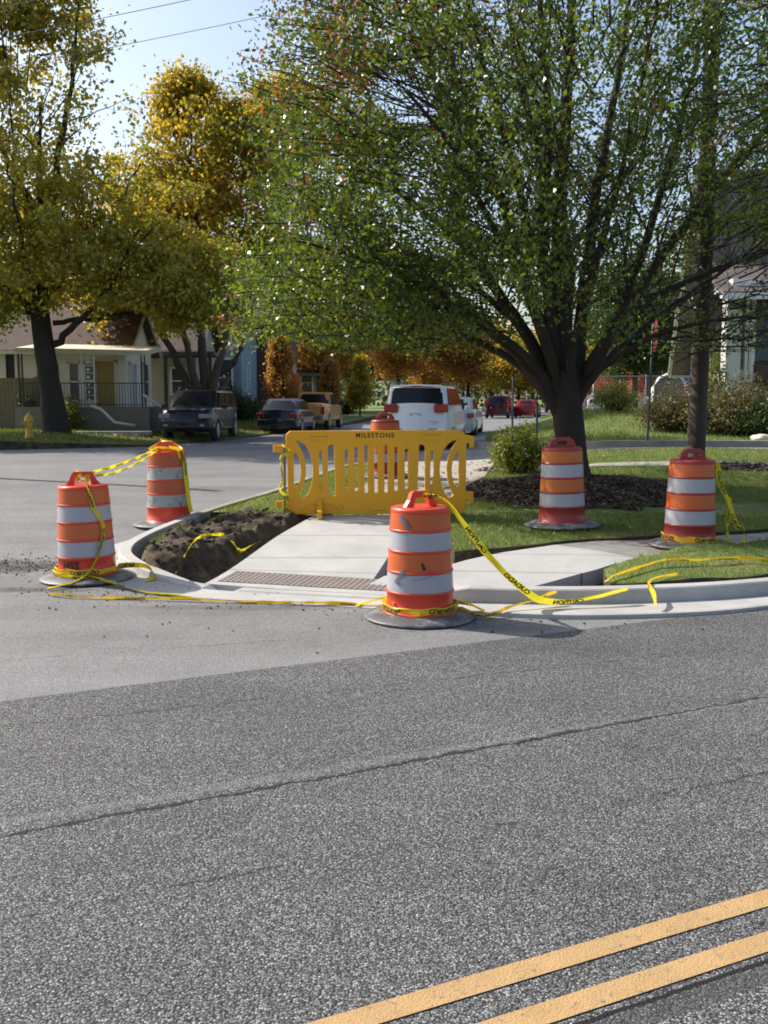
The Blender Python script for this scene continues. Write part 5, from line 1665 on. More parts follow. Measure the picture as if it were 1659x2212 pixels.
# ---------------------------------------------------------------- vehicles
def paint(name, c, rough=.25, metal=.0):
    m, nt, bs = new_mat(name)
    v = coords(nt)
    n = noise(nt, v, 2.0, 4)
    setc(nt, bs, mix(nt, n, [k * .9 for k in c], [min(1, k * 1.08) for k in c]))
    bs.inputs['Roughness'].default_value = rough
    bs.inputs['Metallic'].default_value = metal
    bs.inputs['Coat Weight'].default_value = .3
    bs.inputs['Specular IOR Level'].default_value = .35
    bs.inputs['Coat Roughness'].default_value = .06
    return m
def shade(o, deg):
    o.data.polygons.foreach_set('use_smooth', [True] * len(o.data.polygons))
    o.data.set_sharp_from_angle(angle=rad(deg))
    return o
def car(name, label, cat, loc, heading, L, W, lower, gh, paintm, wheels, wr=.34, face='rear', opts=()):
    """heading: angle of the forward axis (local +Y). lower: side outline (y, z) of the body above the sills, front last;
    gh: greenhouse (rear base y, rear roof y, front roof y, front base y, belt z, roof z)"""
    root = empty(name, loc, heading, label, cat, 'vehicles parked along the street')
    hw = W / 2
    sill = lower[0][1]
    out = []
    # underside with wheel arches, rear (y=-L/2) to front
    yr, yf = wheels
    ar = wr + .05
    def arch(c):
        a0 = math.acos(max(-1, min(1, 0)))
        pts = []
        for k in range(9):
            a = math.pi - math.pi * k / 8
            pts.append((c + ar * math.cos(a), max(sill, wr + ar * math.sin(a) * 1.0)))
        return pts
    out += [(lower[0][0], sill)] + [(yr - ar - .01, sill)] + arch(yr) + [(yr + ar + .01, sill), (yf - ar - .01, sill)] + arch(yf) + [(yf + ar + .01, sill), (lower[-1][0], sill)]
    out += lower[::-1][1:-1] if lower[-1][1] == sill else lower[::-1][:-1]
    V, Fc = curve_mesh([out], hw - .09, .09, 3)
    bm = bmesh.new()
    add_geo(bm, [Vector((v.z, v.x, v.y)) for v in V], Fc)
    bmesh.ops.remove_doubles(bm, verts=bm.verts[:], dist=.0005)
    clip_axis(bm, -hw, hw, hw / 4, 0)
    clip_axis(bm, -L / 2 + L * .12, L / 2 - L * .05, L * .12, 1)
    for v in bm.verts:
        x, y, z = v.co
        e = max(0.0, (abs(y) - L * .30) / (L * .2))
        x0 = x / hw
        x *= 1 - .10 * e * e
        if z > .7: x *= 1 - .07 * (z - .7) / .4
        if z < .5: x *= 1 - .05 * (.5 - z) / .3
        y -= math.copysign(.22 * x0 * x0 * min(1, e * e * 1.2), y)
        if z > .8: z -= .05 * x0 * x0
        v.co = (x, y, z)
    if False:
        y = z = x = 0
    bmesh.ops.remove_doubles(bm, verts=bm.verts[:], dist=.0005)
    bmesh.ops.recalc_face_normals(bm, faces=bm.faces[:])
    shade(bobj('body', bm, paintm, root), 35)
    # greenhouse
    rb_, rr, fr_, fb, zb, zr = gh
    wb, wt = hw - .085, hw - (.22 if 'sedan' in name or 'car' in name else .17)
    bm = bmesh.new()
    zz = [zb - .12, zr - .05, zr, zr + .012]
    rings = [
        [(-wb, rb_), (wb, rb_), (wb, fb), (-wb, fb)],
        [(-wt, rr - .02), (wt, rr - .02), (wt, fr_ + .04), (-wt, fr_ + .04)]]
    lo = [bm.verts.new((x, y, zb - .1)) for x, y in rings[0]]
    hi = [bm.verts.new((x, y, zr)) for x, y in rings[1]]
    for k in range(4): bm.faces.new((lo[k], lo[(k + 1) % 4], hi[(k + 1) % 4], hi[k]))
    bm.faces.new(hi)
    bm.faces.new(lo[::-1])
    bmesh.ops.bevel(bm, geom=[e for e in bm.edges if max(v.co.z for v in e.verts) > zr - .01], offset=.07, segments=3, affect='EDGES')
    clip_axis(bm, -hw, hw, hw / 4, 0)
    def bow(p):
        x0 = p.x / hw
        ym = (rb_ + fb) / 2
        e = min(1.0, abs(p.y - ym) / (abs(fb - rb_) / 2)) ** 4
        return Vector((p.x, p.y - math.copysign(.16 * x0 * x0 * e, p.y - ym), p.z - .05 * x0 * x0 * (1 if p.z > zr - .15 else 0)))
    for v in bm.verts: v.co = bow(v.co)
    shade(bobj('cabin', bm, paintm, root), 35)
    Z0 = zb - .1
    def gp_(side, s, t, off=.010):
        """point on a glass plane: side r/f/L/R, s along 0..1, t height 0..1 of belt..roof"""
        f = ((zb + t * (zr - zb)) - Z0) / (zr - Z0)
        w = wb + (wt - wb) * f
        yr_ = rb_ + (rr - .02 - rb_) * f
        yf_ = fb + (fr_ + .04 - fb) * f
        z = zb + t * (zr - zb)
        if side == 'r': return Vector((-w + 2 * w * s, yr_ - off, z))
        if side == 'f': return Vector((-w + 2 * w * s, yf_ + off, z))
        return Vector(((1 if side == 'R' else -1) * (w + off), yr_ + (yf_ - yr_) * s, z))
    def pane(side, s0, s1, t0=.06, t1=.86, nm='window', d0=0, d1=0):
        bm = bmesh.new()
        nn_ = 8
        for a in range(nn_):
            u0, u1 = s0 + (s1 - s0) * a / nn_, s0 + (s1 - s0) * (a + 1) / nn_
            for b in range(3):
                w0, w1 = t0 + (t1 - t0) * b / 3, t0 + (t1 - t0) * (b + 1) / 3
                q = [gp_(side, u0, w0), gp_(side, u1, w0), gp_(side, u1, w1), gp_(side, u0, w1)]
                if side in 'rf': q = [Vector((k.x, bow(Vector((k.x, (rb_ if side == 'r' else fb), 0))).y - (rb_ if side == 'r' else fb) + k.y, k.z)) for k in q]
                add_quad(bm, q)
        bmesh.ops.remove_doubles(bm, verts=bm.verts[:], dist=.0005)
        o = bobj(nm, bm, GLASS_D, root)
        sol = o.modifiers.new('s', 'SOLIDIFY')
        sol.thickness = .008
        sol.offset = 0
    pane('r', .07, .93, .04, .84, 'rear_window')
    pane('f', .05, .95, .04, .88, 'windscreen')
    npn = 3 if 'van' in opts or 'suv' in opts else (1 if 'pickup' in opts else 2)
    for sd in 'LR':
        for k in range(npn):
            a, c = .05 + .9 * k / npn + .015, .05 + .9 * (k + 1) / npn - .015
            pane(sd, a, c, .06, .84, 'side_window')
    # wheels
    for yy in wheels:
        for sx in (-1, 1):
            bm = bmesh.new()
            xx = sx * (hw - .03)
            prof = [(wr * .62, 0), (wr * .93, 0), (wr, .035), (wr, .17), (wr * .93, .20), (wr * .62, .20)]
            add_lathe(bm, prof, 22)
            bmesh.ops.transform(bm, matrix=Matrix.Translation((xx, yy, wr)) @ Matrix.Rotation(-sx * math.pi / 2, 4, 'Y'), verts=bm.verts[:])
            wl = bobj('wheel', bm, TYRE, root)
            bm = bmesh.new()
            add_lathe(bm, [(wr * .63, .02), (wr * .60, .012), (wr * .5, .035), (wr * .2, .015), (.001, .01)], 20)
            for k in range(5):
                a = k * 2 * math.pi / 5
                add_box(bm, (wr * .34 * math.cos(a), wr * .34 * math.sin(a), .012), (wr * .5, .05, .02), a, .003)
            bmesh.ops.transform(bm, matrix=Matrix.Translation((xx, yy, wr)) @ Matrix.Rotation(sx * math.pi / 2, 4, 'Y') @ Matrix.Translation((0, 0, .0)), verts=bm.verts[:])
            bobj('rim', bm, opts['rim'] if isinstance(opts, dict) else RIM, wl)
    # dark underbody so that nothing shows between the sills
    bm = bmesh.new()
    add_box(bm, (0, 0, sill + .06), (W * .78, L * .90, .16))
    bobj('underbody', bm, TYRE, root)
    return root
def part(root, nm, boxes, m, bev=.008):
    bm = bmesh.new()
    for c, s in boxes: add_box(bm, c, s, 0, min(bev, min(s) * .4))
    return bobj(nm, bm, m, root)
def heading(dx, dy): return math.atan2(-dx, dy)
# white minivan
WHITE_C = paint('white_car_paint', (.80, .80, .80), .25)
NAVY = paint('navy_car_paint', (.004, .006, .014), .3)
DARKG = paint('dark_grey_car_paint', (.016, .019, .03), .2)
TAN = paint('tan_car_paint', (.48, .25, .07), .3)
MAROON = paint('maroon_car_paint', (.07, .01, .015), .2)
REDC = paint('red_car_paint', (.28, .015, .015), .2)
SILV = paint('pale_car_paint', (.48, .50, .52), .2)
BLKT = simple('black_trim', (.02, .02, .022), .6, .1)
PLATE = simple('number_plate', (.55, .56, .56), .5, .1, 30)
def H0(x, y): return float(H(x, y))
def rearpos(px, d, L, hd):
    """centre of a car whose rear end is at that pixel column and distance"""
    p = P(px, 900, d)
    x, y = p.x + hd[0] * L / 2, p.y + hd[1] * L / 2
    return (x, y, H0(x, y))
def nv(dx, dy):
    l = math.hypot(dx, dy)
    return dx / l, dy / l
hd = nv(.19, 1)
lo = [(-2.5, .32), (-2.54, .45), (-2.52, .62), (-2.46, .95), (-2.40, 1.27), (-1.2, 1.27), (1.3, 1.17), (1.75, 1.02), (2.3, .86), (2.48, .66), (2.5, .45), (2.5, .32)]
v = car('minivan', 'white minivan with a dark rear window seen from behind above the yellow barrier', 'minivan', rearpos(897, 28.3, 5.05, hd), heading(*hd), 5.05, 1.97, lo, (-2.36, -2.16, .55, 1.65, 1.25, 1.88), WHITE_C, (-1.55, 1.5), .34, opts=('van',))
part(v, 'tail_light', [((-.72, -2.40, 1.21), (.40, .14, .24))], TAIL, .03)
part(v, 'tail_light', [((.72, -2.40, 1.21), (.40, .14, .24))], TAIL, .03)
part(v, 'rear_bumper', [((0, -2.50, .50), (1.72, .14, .26))], WHITE_C, .04)
part(v, 'seam', [((0, -2.555, .625), (1.3, .03, .018))], BLKT)
part(v, 'number_plate', [((0, -2.515, 1.0), (.34, .04, .17))], PLATE)
part(v, 'emblem', [((0, -2.48, 1.19), (.14, .04, .07))], CHROME, .02)
part(v, 'badge', [((.5, -2.50, .84), (.28, .05, .025))], CHROME)
part(v, 'spoiler', [((0, -2.22, 1.84), (1.42, .22, .05))], WHITE_C, .02)
part(v, 'brake_light', [((0, -2.335, 1.835), (.34, .02, .025))], TAIL)
for sx in (-1, 1):
    bm = bmesh.new()
    add_tube(bm, [(sx * .70, -2.0, 1.87), (sx * .72, -1.9, 1.945), (sx * .72, .2, 1.955), (sx * .70, .35, 1.87)], .022, 6)
    bobj('roof_rail', bm, BLKT, v)
    part(v, 'mirror', [((sx * 1.08, 1.35, 1.18), (.18, .10, .16))], WHITE_C, .03)
# white car in front of it
hd = nv(.17, 1)
SEDAN = [(-2.3, .30), (-2.34, .45), (-2.32, .65), (-2.24, .92), (-1.5, .96), (1.0, .93), (1.5, .86), (2.15, .72), (2.32, .55), (2.32, .30)]
v = car('parked_car', 'pale white sedan half hidden behind the minivan', 'car', rearpos(972, 35.6, 4.7, hd), heading(*hd), 4.7, 1.80, SEDAN, (-1.95, -1.15, .25, 1.05, .90, 1.46), SILV, (-1.35, 1.4), .32)
part(v, 'tail_light', [((-.72, -2.27, .80), (.26, .1, .16))], TAIL, .02)
part(v, 'tail_light', [((.72, -2.27, .80), (.26, .1, .16))], TAIL, .02)
part(v, 'mirror', [((.98, .75, .98), (.2, .10, .14))], SILV, .03)
part(v, 'mirror', [((-.98, .75, .98), (.2, .10, .14))], SILV, .03)
# dark sport utility vehicle facing the camera
fd = nv(-.06, -1)
p = P(397, 900, 33.3)
cx, cy = p.x - fd[0] * 2.4, p.y - fd[1] * 2.4
lo = [(-2.35, .42), (-2.38, .6), (-2.36, 1.0), (-2.30, 1.12), (.9, 1.12), (1.2, 1.12), (1.9, 1.06), (2.22, 1.0), (2.34, .85), (2.36, .6), (2.30, .42)]
v = car('sport_utility_vehicle', 'dark navy sport utility vehicle facing the camera under the golden maple', 'car', (cx, cy, H0(cx, cy) + .04), heading(*fd), 4.8, 1.90, lo, (-2.32, -2.02, .62, 1.42, 1.10, 1.76), NAVY, (-1.45, 1.45), .38, opts=('suv',))
part(v, 'headlight', [((-.68, 2.30, .86), (.40, .12, .16))], LAMP, .03)
part(v, 'headlight', [((.68, 2.30, .86), (.40, .12, .16))], LAMP, .03)
part(v, 'grille', [((0, 2.345, .90), (.78, .05, .05)), ((0, 2.345, .80), (.78, .04, .03)), ((0, 2.34, .74), (.78, .04, .025))], BLKT)
part(v, 'emblem', [((0, 2.385, .86), (.17, .02, .035)), ((0, 2.387, .86), (.07, .02, .06))], simple('gold_emblem', (.55, .40, .12), .3, .1, metal=.6), .003)
part(v, 'front_bumper', [((0, 2.36, .56), (1.76, .16, .24))], NAVY, .04)
part(v, 'fog_light', [((-.62, 2.445, .56), (.16, .02, .07))], LAMP)
part(v, 'fog_light', [((.62, 2.445, .56), (.16, .02, .07))], LAMP)
for sx in (-1, 1):
    bm = bmesh.new()
    add_tube(bm, [(sx * .66, -1.9, 1.74), (sx * .68, -1.75, 1.83), (sx * .68, .25, 1.83), (sx * .66, .45, 1.73)], .025, 6)
    bobj('roof_rail', bm, BLKT, v)
    part(v, 'mirror', [((sx * 1.06, .95, 1.18), (.2, .12, .17))], BLKT, .03)
part(v, 'roof_bar', [((0, -.9, 1.83), (1.3, .05, .03)), ((0, -.1, 1.83), (1.3, .05, .03))], BLKT)
# dark sedan seen from behind
hd = nv(.10, 1)
v = car('parked_sedan', 'dark blue grey sedan seen from behind between the sport utility vehicle and the pickup', 'car', rearpos(597, 41.5, 4.8, hd), heading(*hd), 4.8, 1.84, [(a * 1.02, c * 1.02) for a, c in SEDAN], (-2.0, -1.05, .35, 1.15, .94, 1.48), DARKG, (-1.4, 1.45), .33)
part(v, 'tail_light', [((-.70, -2.31, .80), (.34, .1, .16))], TAIL, .02)
part(v, 'tail_light', [((.70, -2.31, .80), (.34, .1, .16))], TAIL, .02)
part(v, 'rear_bumper', [((0, -2.36, .48), (1.62, .12, .24))], DARKG, .04)
part(v, 'chrome_strip', [((0, -2.40, .62), (1.5, .03, .02))], CHROME)
part(v, 'number_plate', [((0, -2.37, .74), (.3, .03, .14))], DKMETAL)
# tan pickup
hd = nv(.13, 1)
lo = [(-2.6, .50), (-2.62, .6), (-2.60, 1.18), (-.9, 1.18), (1.2, 1.16), (1.5, 1.12), (2.4, 1.04), (2.58, .9), (2.6, .50)]
v = car('pickup_truck', 'tan pickup truck with a white rear bumper behind the dark sedan', 'pickup truck', rearpos(660, 47.0, 5.2, hd), heading(*hd), 5.2, 1.95, lo, (-.75, -.62, .55, 1.25, 1.15, 1.80), TAN, (-1.55, 1.65), .40, opts=('pickup',))
part(v, 'tailgate', [((0, -2.63, .92), (1.42, .05, .44))], TAN, .02)
part(v, 'tail_light', [((-.84, -2.58, .93), (.13, .1, .38))], TAIL, .02)
part(v, 'tail_light', [((.84, -2.58, .93), (.13, .1, .38))], TAIL, .02)
part(v, 'rear_bumper', [((0, -2.70, .60), (1.8, .14, .18))], CHROME, .02)
part(v, 'bed', [((0, -1.7, 1.185), (1.55, 1.6, .012))], BLKT)
part(v, 'mirror', [((1.1, .95, 1.28), (.24, .10, .22))], BLKT, .02)
# far cars
SUVLO = [(-2.2, .36), (-2.24, .55), (-2.2, 1.02), (1.0, 1.04), (1.9, .95), (2.2, .8), (2.22, .36)]
def simple_suv(px, d, hdv, W, mat, label, zr=1.68):
    h_ = nv(*hdv)
    v = car('parked_car', label, 'car', rearpos(px, d, 4.5, h_), heading(*h_), 4.5, W, SUVLO, (-2.15, -1.85, .55, 1.2, 1.02, zr), mat, (-1.35, 1.4), .34, opts=('suv',))
    part(v, 'tail_light', [((-W / 2 + .12, -2.18, 1.05), (.14, .1, .5))], TAIL, .02)
    part(v, 'tail_light', [((W / 2 - .12, -2.18, 1.05), (.14, .1, .5))], TAIL, .02)
    part(v, 'number_plate', [((-.25, -2.25, .78), (.3, .03, .14))], PLATE)
    return v
simple_suv(1071, 74, (.25, 1), 1.85, MAROON, 'dark maroon minivan far up the street left of the red sedan')
hd = nv(.25, 1)
v = car('parked_sedan', 'red sedan far up the street left of the pear trunk', 'car', rearpos(1133, 77, 4.7, hd), heading(*hd), 4.7, 1.8, SEDAN, (-1.95, -1.15, .25, 1.05, .90, 1.40), REDC, (-1.35, 1.4), .32)
part(v, 'tail_light', [((-.70, -2.27, .80), (.34, .1, .14))], TAIL, .02)
part(v, 'tail_light', [((.70, -2.27, .80), (.34, .1, .14))], TAIL, .02)
simple_suv(1288, 78, (.28, 1), 1.85, SILV, 'pale silver vehicle far off just right of the pear trunk', 1.5)
simple_suv(1304, 88, (.28, 1), 1.9, DARKG, 'dark vehicle parked beyond the pale silver one', 1.9)

# ---------------------------------------------------------------- houses
def gable_house(name, label, x0, x1, y0, y1, zg, ze, zp, axis, wallm, roofm, over=.35, found=.5, cat='house'):
    """axis 'x': ridge runs along x, gables face +-x"""
    root = empty(name, ((x0 + x1) / 2, (y0 + y1) / 2, zg), 0, label, cat)
    ox, oy = (x0 + x1) / 2, (y0 + y1) / 2
    X0, X1, Y0, Y1 = x0 - ox, x1 - ox, y0 - oy, y1 - oy
    e, p_ = ze - zg, zp - zg
    bm = bmesh.new()
    b = [bm.verts.new(v) for v in ((X0, Y0, -.6), (X1, Y0, -.6), (X1, Y1, -.6), (X0, Y1, -.6))]
    t = [bm.verts.new(v) for v in ((X0, Y0, e), (X1, Y0, e), (X1, Y1, e), (X0, Y1, e))]
    if axis == 'x':
        r = [bm.verts.new((X0, (Y0 + Y1) / 2, p_)), bm.verts.new((X1, (Y0 + Y1) / 2, p_))]
        bm.faces.new((b[0], b[1], t[1], t[0]))
        bm.faces.new((b[1], b[2], t[2], r[1], t[1]))
        bm.faces.new((b[2], b[3], t[3], t[2]))
        bm.faces.new((b[3], b[0], t[0], r[0], t[3]))
    else:
        r = [bm.verts.new(((X0 + X1) / 2, Y0, p_)), bm.verts.new(((X0 + X1) / 2, Y1, p_))]
        bm.faces.new((b[0], b[1], t[1], r[0], t[0]))
        bm.faces.new((b[1], b[2], t[2], t[1]))
        bm.faces.new((b[2], b[3], t[3], r[1], t[2]))
        bm.faces.new((b[3], b[0], t[0], t[3]))
    bobj('wall', bm, wallm, root)
    bm = bmesh.new()
    th = .12
    if axis == 'x':
        sl = (p_ - e) / ((Y1 - Y0) / 2)
        for s in (-1, 1):
            yo = s * ((Y1 - Y0) / 2 + over)
            zo = p_ - sl * ((Y1 - Y0) / 2 + over)
            q = [(X0 - over, 0, p_), (X1 + over, 0, p_), (X1 + over, yo, zo), (X0 - over, yo, zo)]
            lo_ = [bm.verts.new((a, c, d + .03)) for a, c, d in q]
            hi_ = [bm.verts.new((a, c, d + .03 + th)) for a, c, d in q]
            bm.faces.new(lo_); bm.faces.new(hi_[::-1])
            for k in range(4): bm.faces.new((lo_[k], lo_[(k + 1) % 4], hi_[(k + 1) % 4], hi_[k]))
    else:
        sl = (p_ - e) / ((X1 - X0) / 2)
        for s in (-1, 1):
            xo = s * ((X1 - X0) / 2 + over)
            zo = p_ - sl * ((X1 - X0) / 2 + over)
            q = [(0, Y0 - over, p_), (0, Y1 + over, p_), (xo, Y1 + over, zo), (xo, Y0 - over, zo)]
            lo_ = [bm.verts.new((a, c, d + .03)) for a, c, d in q]
            hi_ = [bm.verts.new((a, c, d + .03 + th)) for a, c, d in q]
            bm.faces.new(lo_); bm.faces.new(hi_[::-1])
            for k in range(4): bm.faces.new((lo_[k], lo_[(k + 1) % 4], hi_[(k + 1) % 4], hi_[k]))
    bmesh.ops.recalc_face_normals(bm, faces=bm.faces[:])
    bobj('roof', bm, roofm, root)
    bm = bmesh.new()
    if axis == 'x':
        for s in (-1, 1):
            yo = s * ((Y1 - Y0) / 2 + over)
            zo = p_ - sl * ((Y1 - Y0) / 2 + over)
            for xx in (X0 - over - .02, X1 + over + .02):
                add_tube(bm, [(xx, 0, p_ + .05), (xx, yo, zo + .05)], .07, 4)
            add_box(bm, (0, yo + s * .05, zo + .06), (X1 - X0 + 2 * over, .08, .13))
    else:
        for s in (-1, 1):
            xo = s * ((X1 - X0) / 2 + over)
            zo = p_ - sl * ((X1 - X0) / 2 + over)
            add_box(bm, (xo + s * .05, 0, zo + .06), (.08, Y1 - Y0 + 2 * over, .13))
            for yy in (Y0 - over - .02,):
                add_tube(bm, [(0, yy, p_ + .05), (xo, yy, zo + .05)], .07, 4)
    bobj('eave_trim', bm, WHITE_P, root)
    bm = bmesh.new()
    add_box(bm, (0, 0, -.6 + found / 2 + .3), (X1 - X0 + .06, Y1 - Y0 + .06, found + .6))
    bobj('foundation', bm, FOUND, root)
    root['ox'], root['oy'], root['zg'] = ox, oy, zg
    return root
def hwin(root, face, c, w, h, z, nm='window', trim=WHITE_P, glass=WINDOW):
    """face: 'y-' at plane y=c[1], 'x+' at plane x=c[0]; world coordinates"""
    ox, oy, zg = root['ox'], root['oy'], root['zg']
    X, Y, Z = c[0] - ox, c[1] - oy, z - zg
    bm = bmesh.new()
    t = .10
    bars = [((0, h / 2), (w + t, t)), ((0, -h / 2), (w + t * 1.4, t)), ((-w / 2, 0), (t, h)), ((w / 2, 0), (t, h))]
    if nm == 'window': bars.append(((0, 0), (w, .05)))
    for (a, d), (bw, bh) in bars:
        if face == 'y-': add_box(bm, (X + a, Y - .04, Z + d), (bw, .08, bh))
        elif face == 'x-': add_box(bm, (X - .04, Y + a, Z + d), (.08, bw, bh))
        else: add_box(bm, (X + .04, Y + a, Z + d), (.08, bw, bh))
    o = bobj(nm, bm, trim, root)
    bm = bmesh.new()
    if face == 'y-': add_box(bm, (X, Y - .015, Z), (w, .03, h))
    elif face == 'x-': add_box(bm, (X - .015, Y, Z), (.03, w, h))
    else: add_box(bm, (X + .015, Y, Z), (.03, w, h))
    bobj('pane' if nm == 'window' else 'door_leaf', bm, glass, o)
ZV = .66
h1 = gable_house('cream_house', 'cream sided house with a brown gable roof and an iron railed porch at the left', -17.5, -10.0, 38.8, 43.2, ZV, 3.75, 5.35, 'x', SID_CREAM, SHING)
# windows and doors on the wall facing the camera and on the gable end
for wx in (-11.95, -11.35): hwin(h1, 'y-', (wx, 38.8), .42, 1.5, 2.45, glass=WINDOW)
hwin(h1, 'y-', (-10.75, 38.8), .8, 2.05, 2.25, 'door', CREAM_P, simple('ochre_door', (.35, .24, .07), .6))
hwin(h1, 'x+', (-10.0, 39.9), .9, 2.0, 2.2, 'door', WHITE_P, simple('pale_door', (.38, .46, .50), .5))
hwin(h1, 'x+', (-10.0, 42.0), .8, 1.5, 2.5)
for wx in (-14.4, -13.2): hwin(h1, 'y-', (wx, 38.8), .45, 2.6, 2.4, glass=simple('dark_shutter', (.02, .025, .025), .6))
def loc_(root, x, y, z): return (x - root['ox'], y - root['oy'], z - root['zg'])
bm = bmesh.new()
add_box(bm, loc_(h1, -11.0, 37.6, 1.05), (4.9, 2.3, .9))
bobj('porch_base', bm, FOUND, h1)
bm = bmesh.new()
q = [(-13.3, 36.3, 3.45), (-8.55, 36.3, 3.35), (-8.55, 38.75, 3.62), (-13.3, 38.75, 3.72)]
lo_ = [bm.verts.new(loc_(h1, *k)) for k in q]
hi_ = [bm.verts.new(loc_(h1, k[0], k[1], k[2] + .18)) for k in q]
bm.faces.new(lo_); bm.faces.new(hi_[::-1])
for k in range(4): bm.faces.new((lo_[k], lo_[(k + 1) % 4], hi_[(k + 1) % 4], hi_[k]))
bmesh.ops.recalc_face_normals(bm, faces=bm.faces[:])
bobj('porch_roof', bm, CREAM_P, h1)
for px_, w_ in ((-10.75, .45), (-8.75, .12), (-13.2, .12)):
    bm = bmesh.new()
    for s in (-1, 1): add_box(bm, loc_(h1, px_ + s * w_ / 2, 36.5, 2.45), (.05, .05, 1.95))
    if w_ > .3:
        for k in range(7): add_box(bm, loc_(h1, px_, 36.5, 1.65 + k * .27), (w_, .02, .03)); add_box(bm, loc_(h1, px_, 36.5, 1.77 + k * .27), (.10, .02, .10), 0)
    bobj('porch_column', bm, DKMETAL if w_ < .3 else WHITE_P, h1)
bm = bmesh.new()
for k in range(44):
    add_box(bm, loc_(h1, -13.2 + k * .105, 36.48, 1.95), (.018, .018, .80))
add_box(bm, loc_(h1, -10.95, 36.48, 2.36), (4.6, .035, .035))
add_box(bm, loc_(h1, -10.95, 36.48, 1.58), (4.6, .03, .03))
bobj('railing', bm, DKMETAL, h1)
bm = bmesh.new()
add_tube(bm, [loc_(h1, -10.6, 36.2, 1.55), loc_(h1, -10.2, 36.1, 1.42), loc_(h1, -9.7, 36.0, .95), loc_(h1, -8.95, 35.9, .84)], .055, 8)
bobj('downspout', bm, WHITE_P, h1)
bm = bmesh.new()
add_tube(bm, [loc_(h1, -8.75, 36.4, 1.95), loc_(h1, -7.9, 36.0, 1.45)], .05, 6)
bobj('handrail', bm, WHITE_P, h1)
h2 = gable_house('tan_house', 'tan sided low house with a covered porch between the cream house and the blue house', -15.0, -8.6, 46.0, 51.5, ZV, 4.1, 6.3, 'x', SID_TAN, SHING)
hwin(h2, 'y-', (-9.4, 46.0), .7, 1.2, 2.6)
bm = bmesh.new()
add_box(bm, loc_(h2, -9.6, 44.9, 3.75), (4.4, 2.2, .18))
bobj('porch_roof', bm, SHING_G, h2)
GREEN_POST = simple('green_post', (.03, .06, .04), .6)
for xx in (-11.6, -9.55, -7.6):
    bm = bmesh.new()
    add_box(bm, loc_(h2, xx, 43.95, 2.2), (.14, .14, 2.95))
    bobj('porch_column', bm, GREEN_POST, h2)
h3 = gable_house('blue_house', 'tall light blue sided house with white window trim behind the golden maple', -13.5, -7.6, 53.5, 60.0, ZV, 6.1, 8.6, 'y', SID_BLUE, SHING_G)
hwin(h3, 'y-', (-8.45, 53.5), .75, 2.0, 2.9)
hwin(h3, 'y-', (-8.45, 53.5), .7, 1.4, 5.3)
hwin(h3, 'x+', (-7.6, 56.0), .8, 1.7, 2.9)
hwin(h3, 'y-', (-10.6, 53.5), .75, 1.6, 3.0)
h4 = gable_house('brick_house', 'dark red brick building between the blue house and the young rust tree', -13.0, -6.0, 60.8, 70.0, ZV, 6.8, 9.2, 'x', BRICK_D, SHING_G, cat='building')
hwin(h4, 'x+', (-6.0, 63.5), .9, 1.6, 3.2)
hwin(h4, 'x+', (-6.0, 67.0), .9, 1.6, 3.2)
h5 = gable_house('grey_house', 'dark shaded house with a porch roof behind the slim young trees', -11.0, -4.6, 78, 88, ZV, 5.2, 8.4, 'y', SID_GREY, SHING_G)
hwin(h5, 'y-', (-6.0, 78), .9, 1.5, 3.0)
bm = bmesh.new()
add_box(bm, loc_(h5, -7.4, 76.8, 3.6), (5.4, 2.4, .2))
bobj('porch_roof', bm, SHING_G, h5)
h6 = gable_house('white_house', 'white house far up the street glimpsed above the minivan', 1.0, 8.0, 150, 158, .4, 4.4, 7.0, 'y', SID_WHITE, SHING_G)
hwin(h6, 'y-', (3.2, 150), 1.1, 1.5, 2.6)
h7 = gable_house('long_white_building', 'long low pale building beyond the far parked cars right of the trunk', 20.5, 33, 98, 104, .5, 3.3, 4.3, 'x', SID_WHITE, SHING_G, cat='building')
hwin(h7, 'y-', (23.0, 98), 1.3, 1.3, 2.2)
hwin(h7, 'y-', (26.0, 98), 1.3, 1.3, 2.2)
# house on the right: porch with white columns and brick base
zr_ = float(rlawn_z(13.0, 34.0))
HX = -1.35
hr = gable_house('porch_house', 'house at the right edge with a taupe roof, white columns and a brick porch wall', 10.75, 24.0, 31.6, 34.6, zr_, 4.6, 9.0, 'x', SID_WHITE, SHING_B, over=.7)
for cxx, wd in ((10.52, .46), (10.98, .10), (11.16, .13)):
    bm = bmesh.new()
    b_ = P(829.5, 900, 30.6)
    add_box(bm, loc_(hr, cxx, 30.55, zr_ + 1.75), (wd, wd, 3.6), 0, .02)
    add_box(bm, loc_(hr, cxx, 30.55, zr_ + 3.50), (wd + .14, wd + .14, .14), 0, .02)
    bobj('porch_column', bm, WHITE_P if wd < .3 else SID_WHITE, hr)
bm = bmesh.new()
add_box(bm, loc_(hr, 14.7, 30.55, zr_ + .35), (6.9, .35, 2.1))
bobj('porch_wall', bm, BRICK_R, hr)
bm = bmesh.new()
add_box(bm, loc_(hr, 14.3, 30.9, zr_ + 3.78), (8.0, 1.9, .28))
bobj('porch_beam', bm, WHITE_P, hr)
bm = bmesh.new()
add_box(bm, loc_(hr, 14.75, 30.62, zr_ + 2.5), (6.95, .08, 1.9))
bobj('porch_screen', bm, simple('porch_screen', (.05, .065, .09), .4, .2, 2), hr)
bm = bmesh.new()
q = [(9.85, 29.5, 4.75), (24.7, 29.5, 4.75), (24.7, 32.2, 6.0), (9.85, 32.2, 6.0)]
lo_ = [bm.verts.new(loc_(hr, *k)) for k in q]
hi_ = [bm.verts.new(loc_(hr, k[0], k[1], k[2] + .16)) for k in q]
bm.faces.new(lo_); bm.faces.new(hi_[::-1])
for k in range(4): bm.faces.new((lo_[k], lo_[(k + 1) % 4], hi_[(k + 1) % 4], hi_[k]))
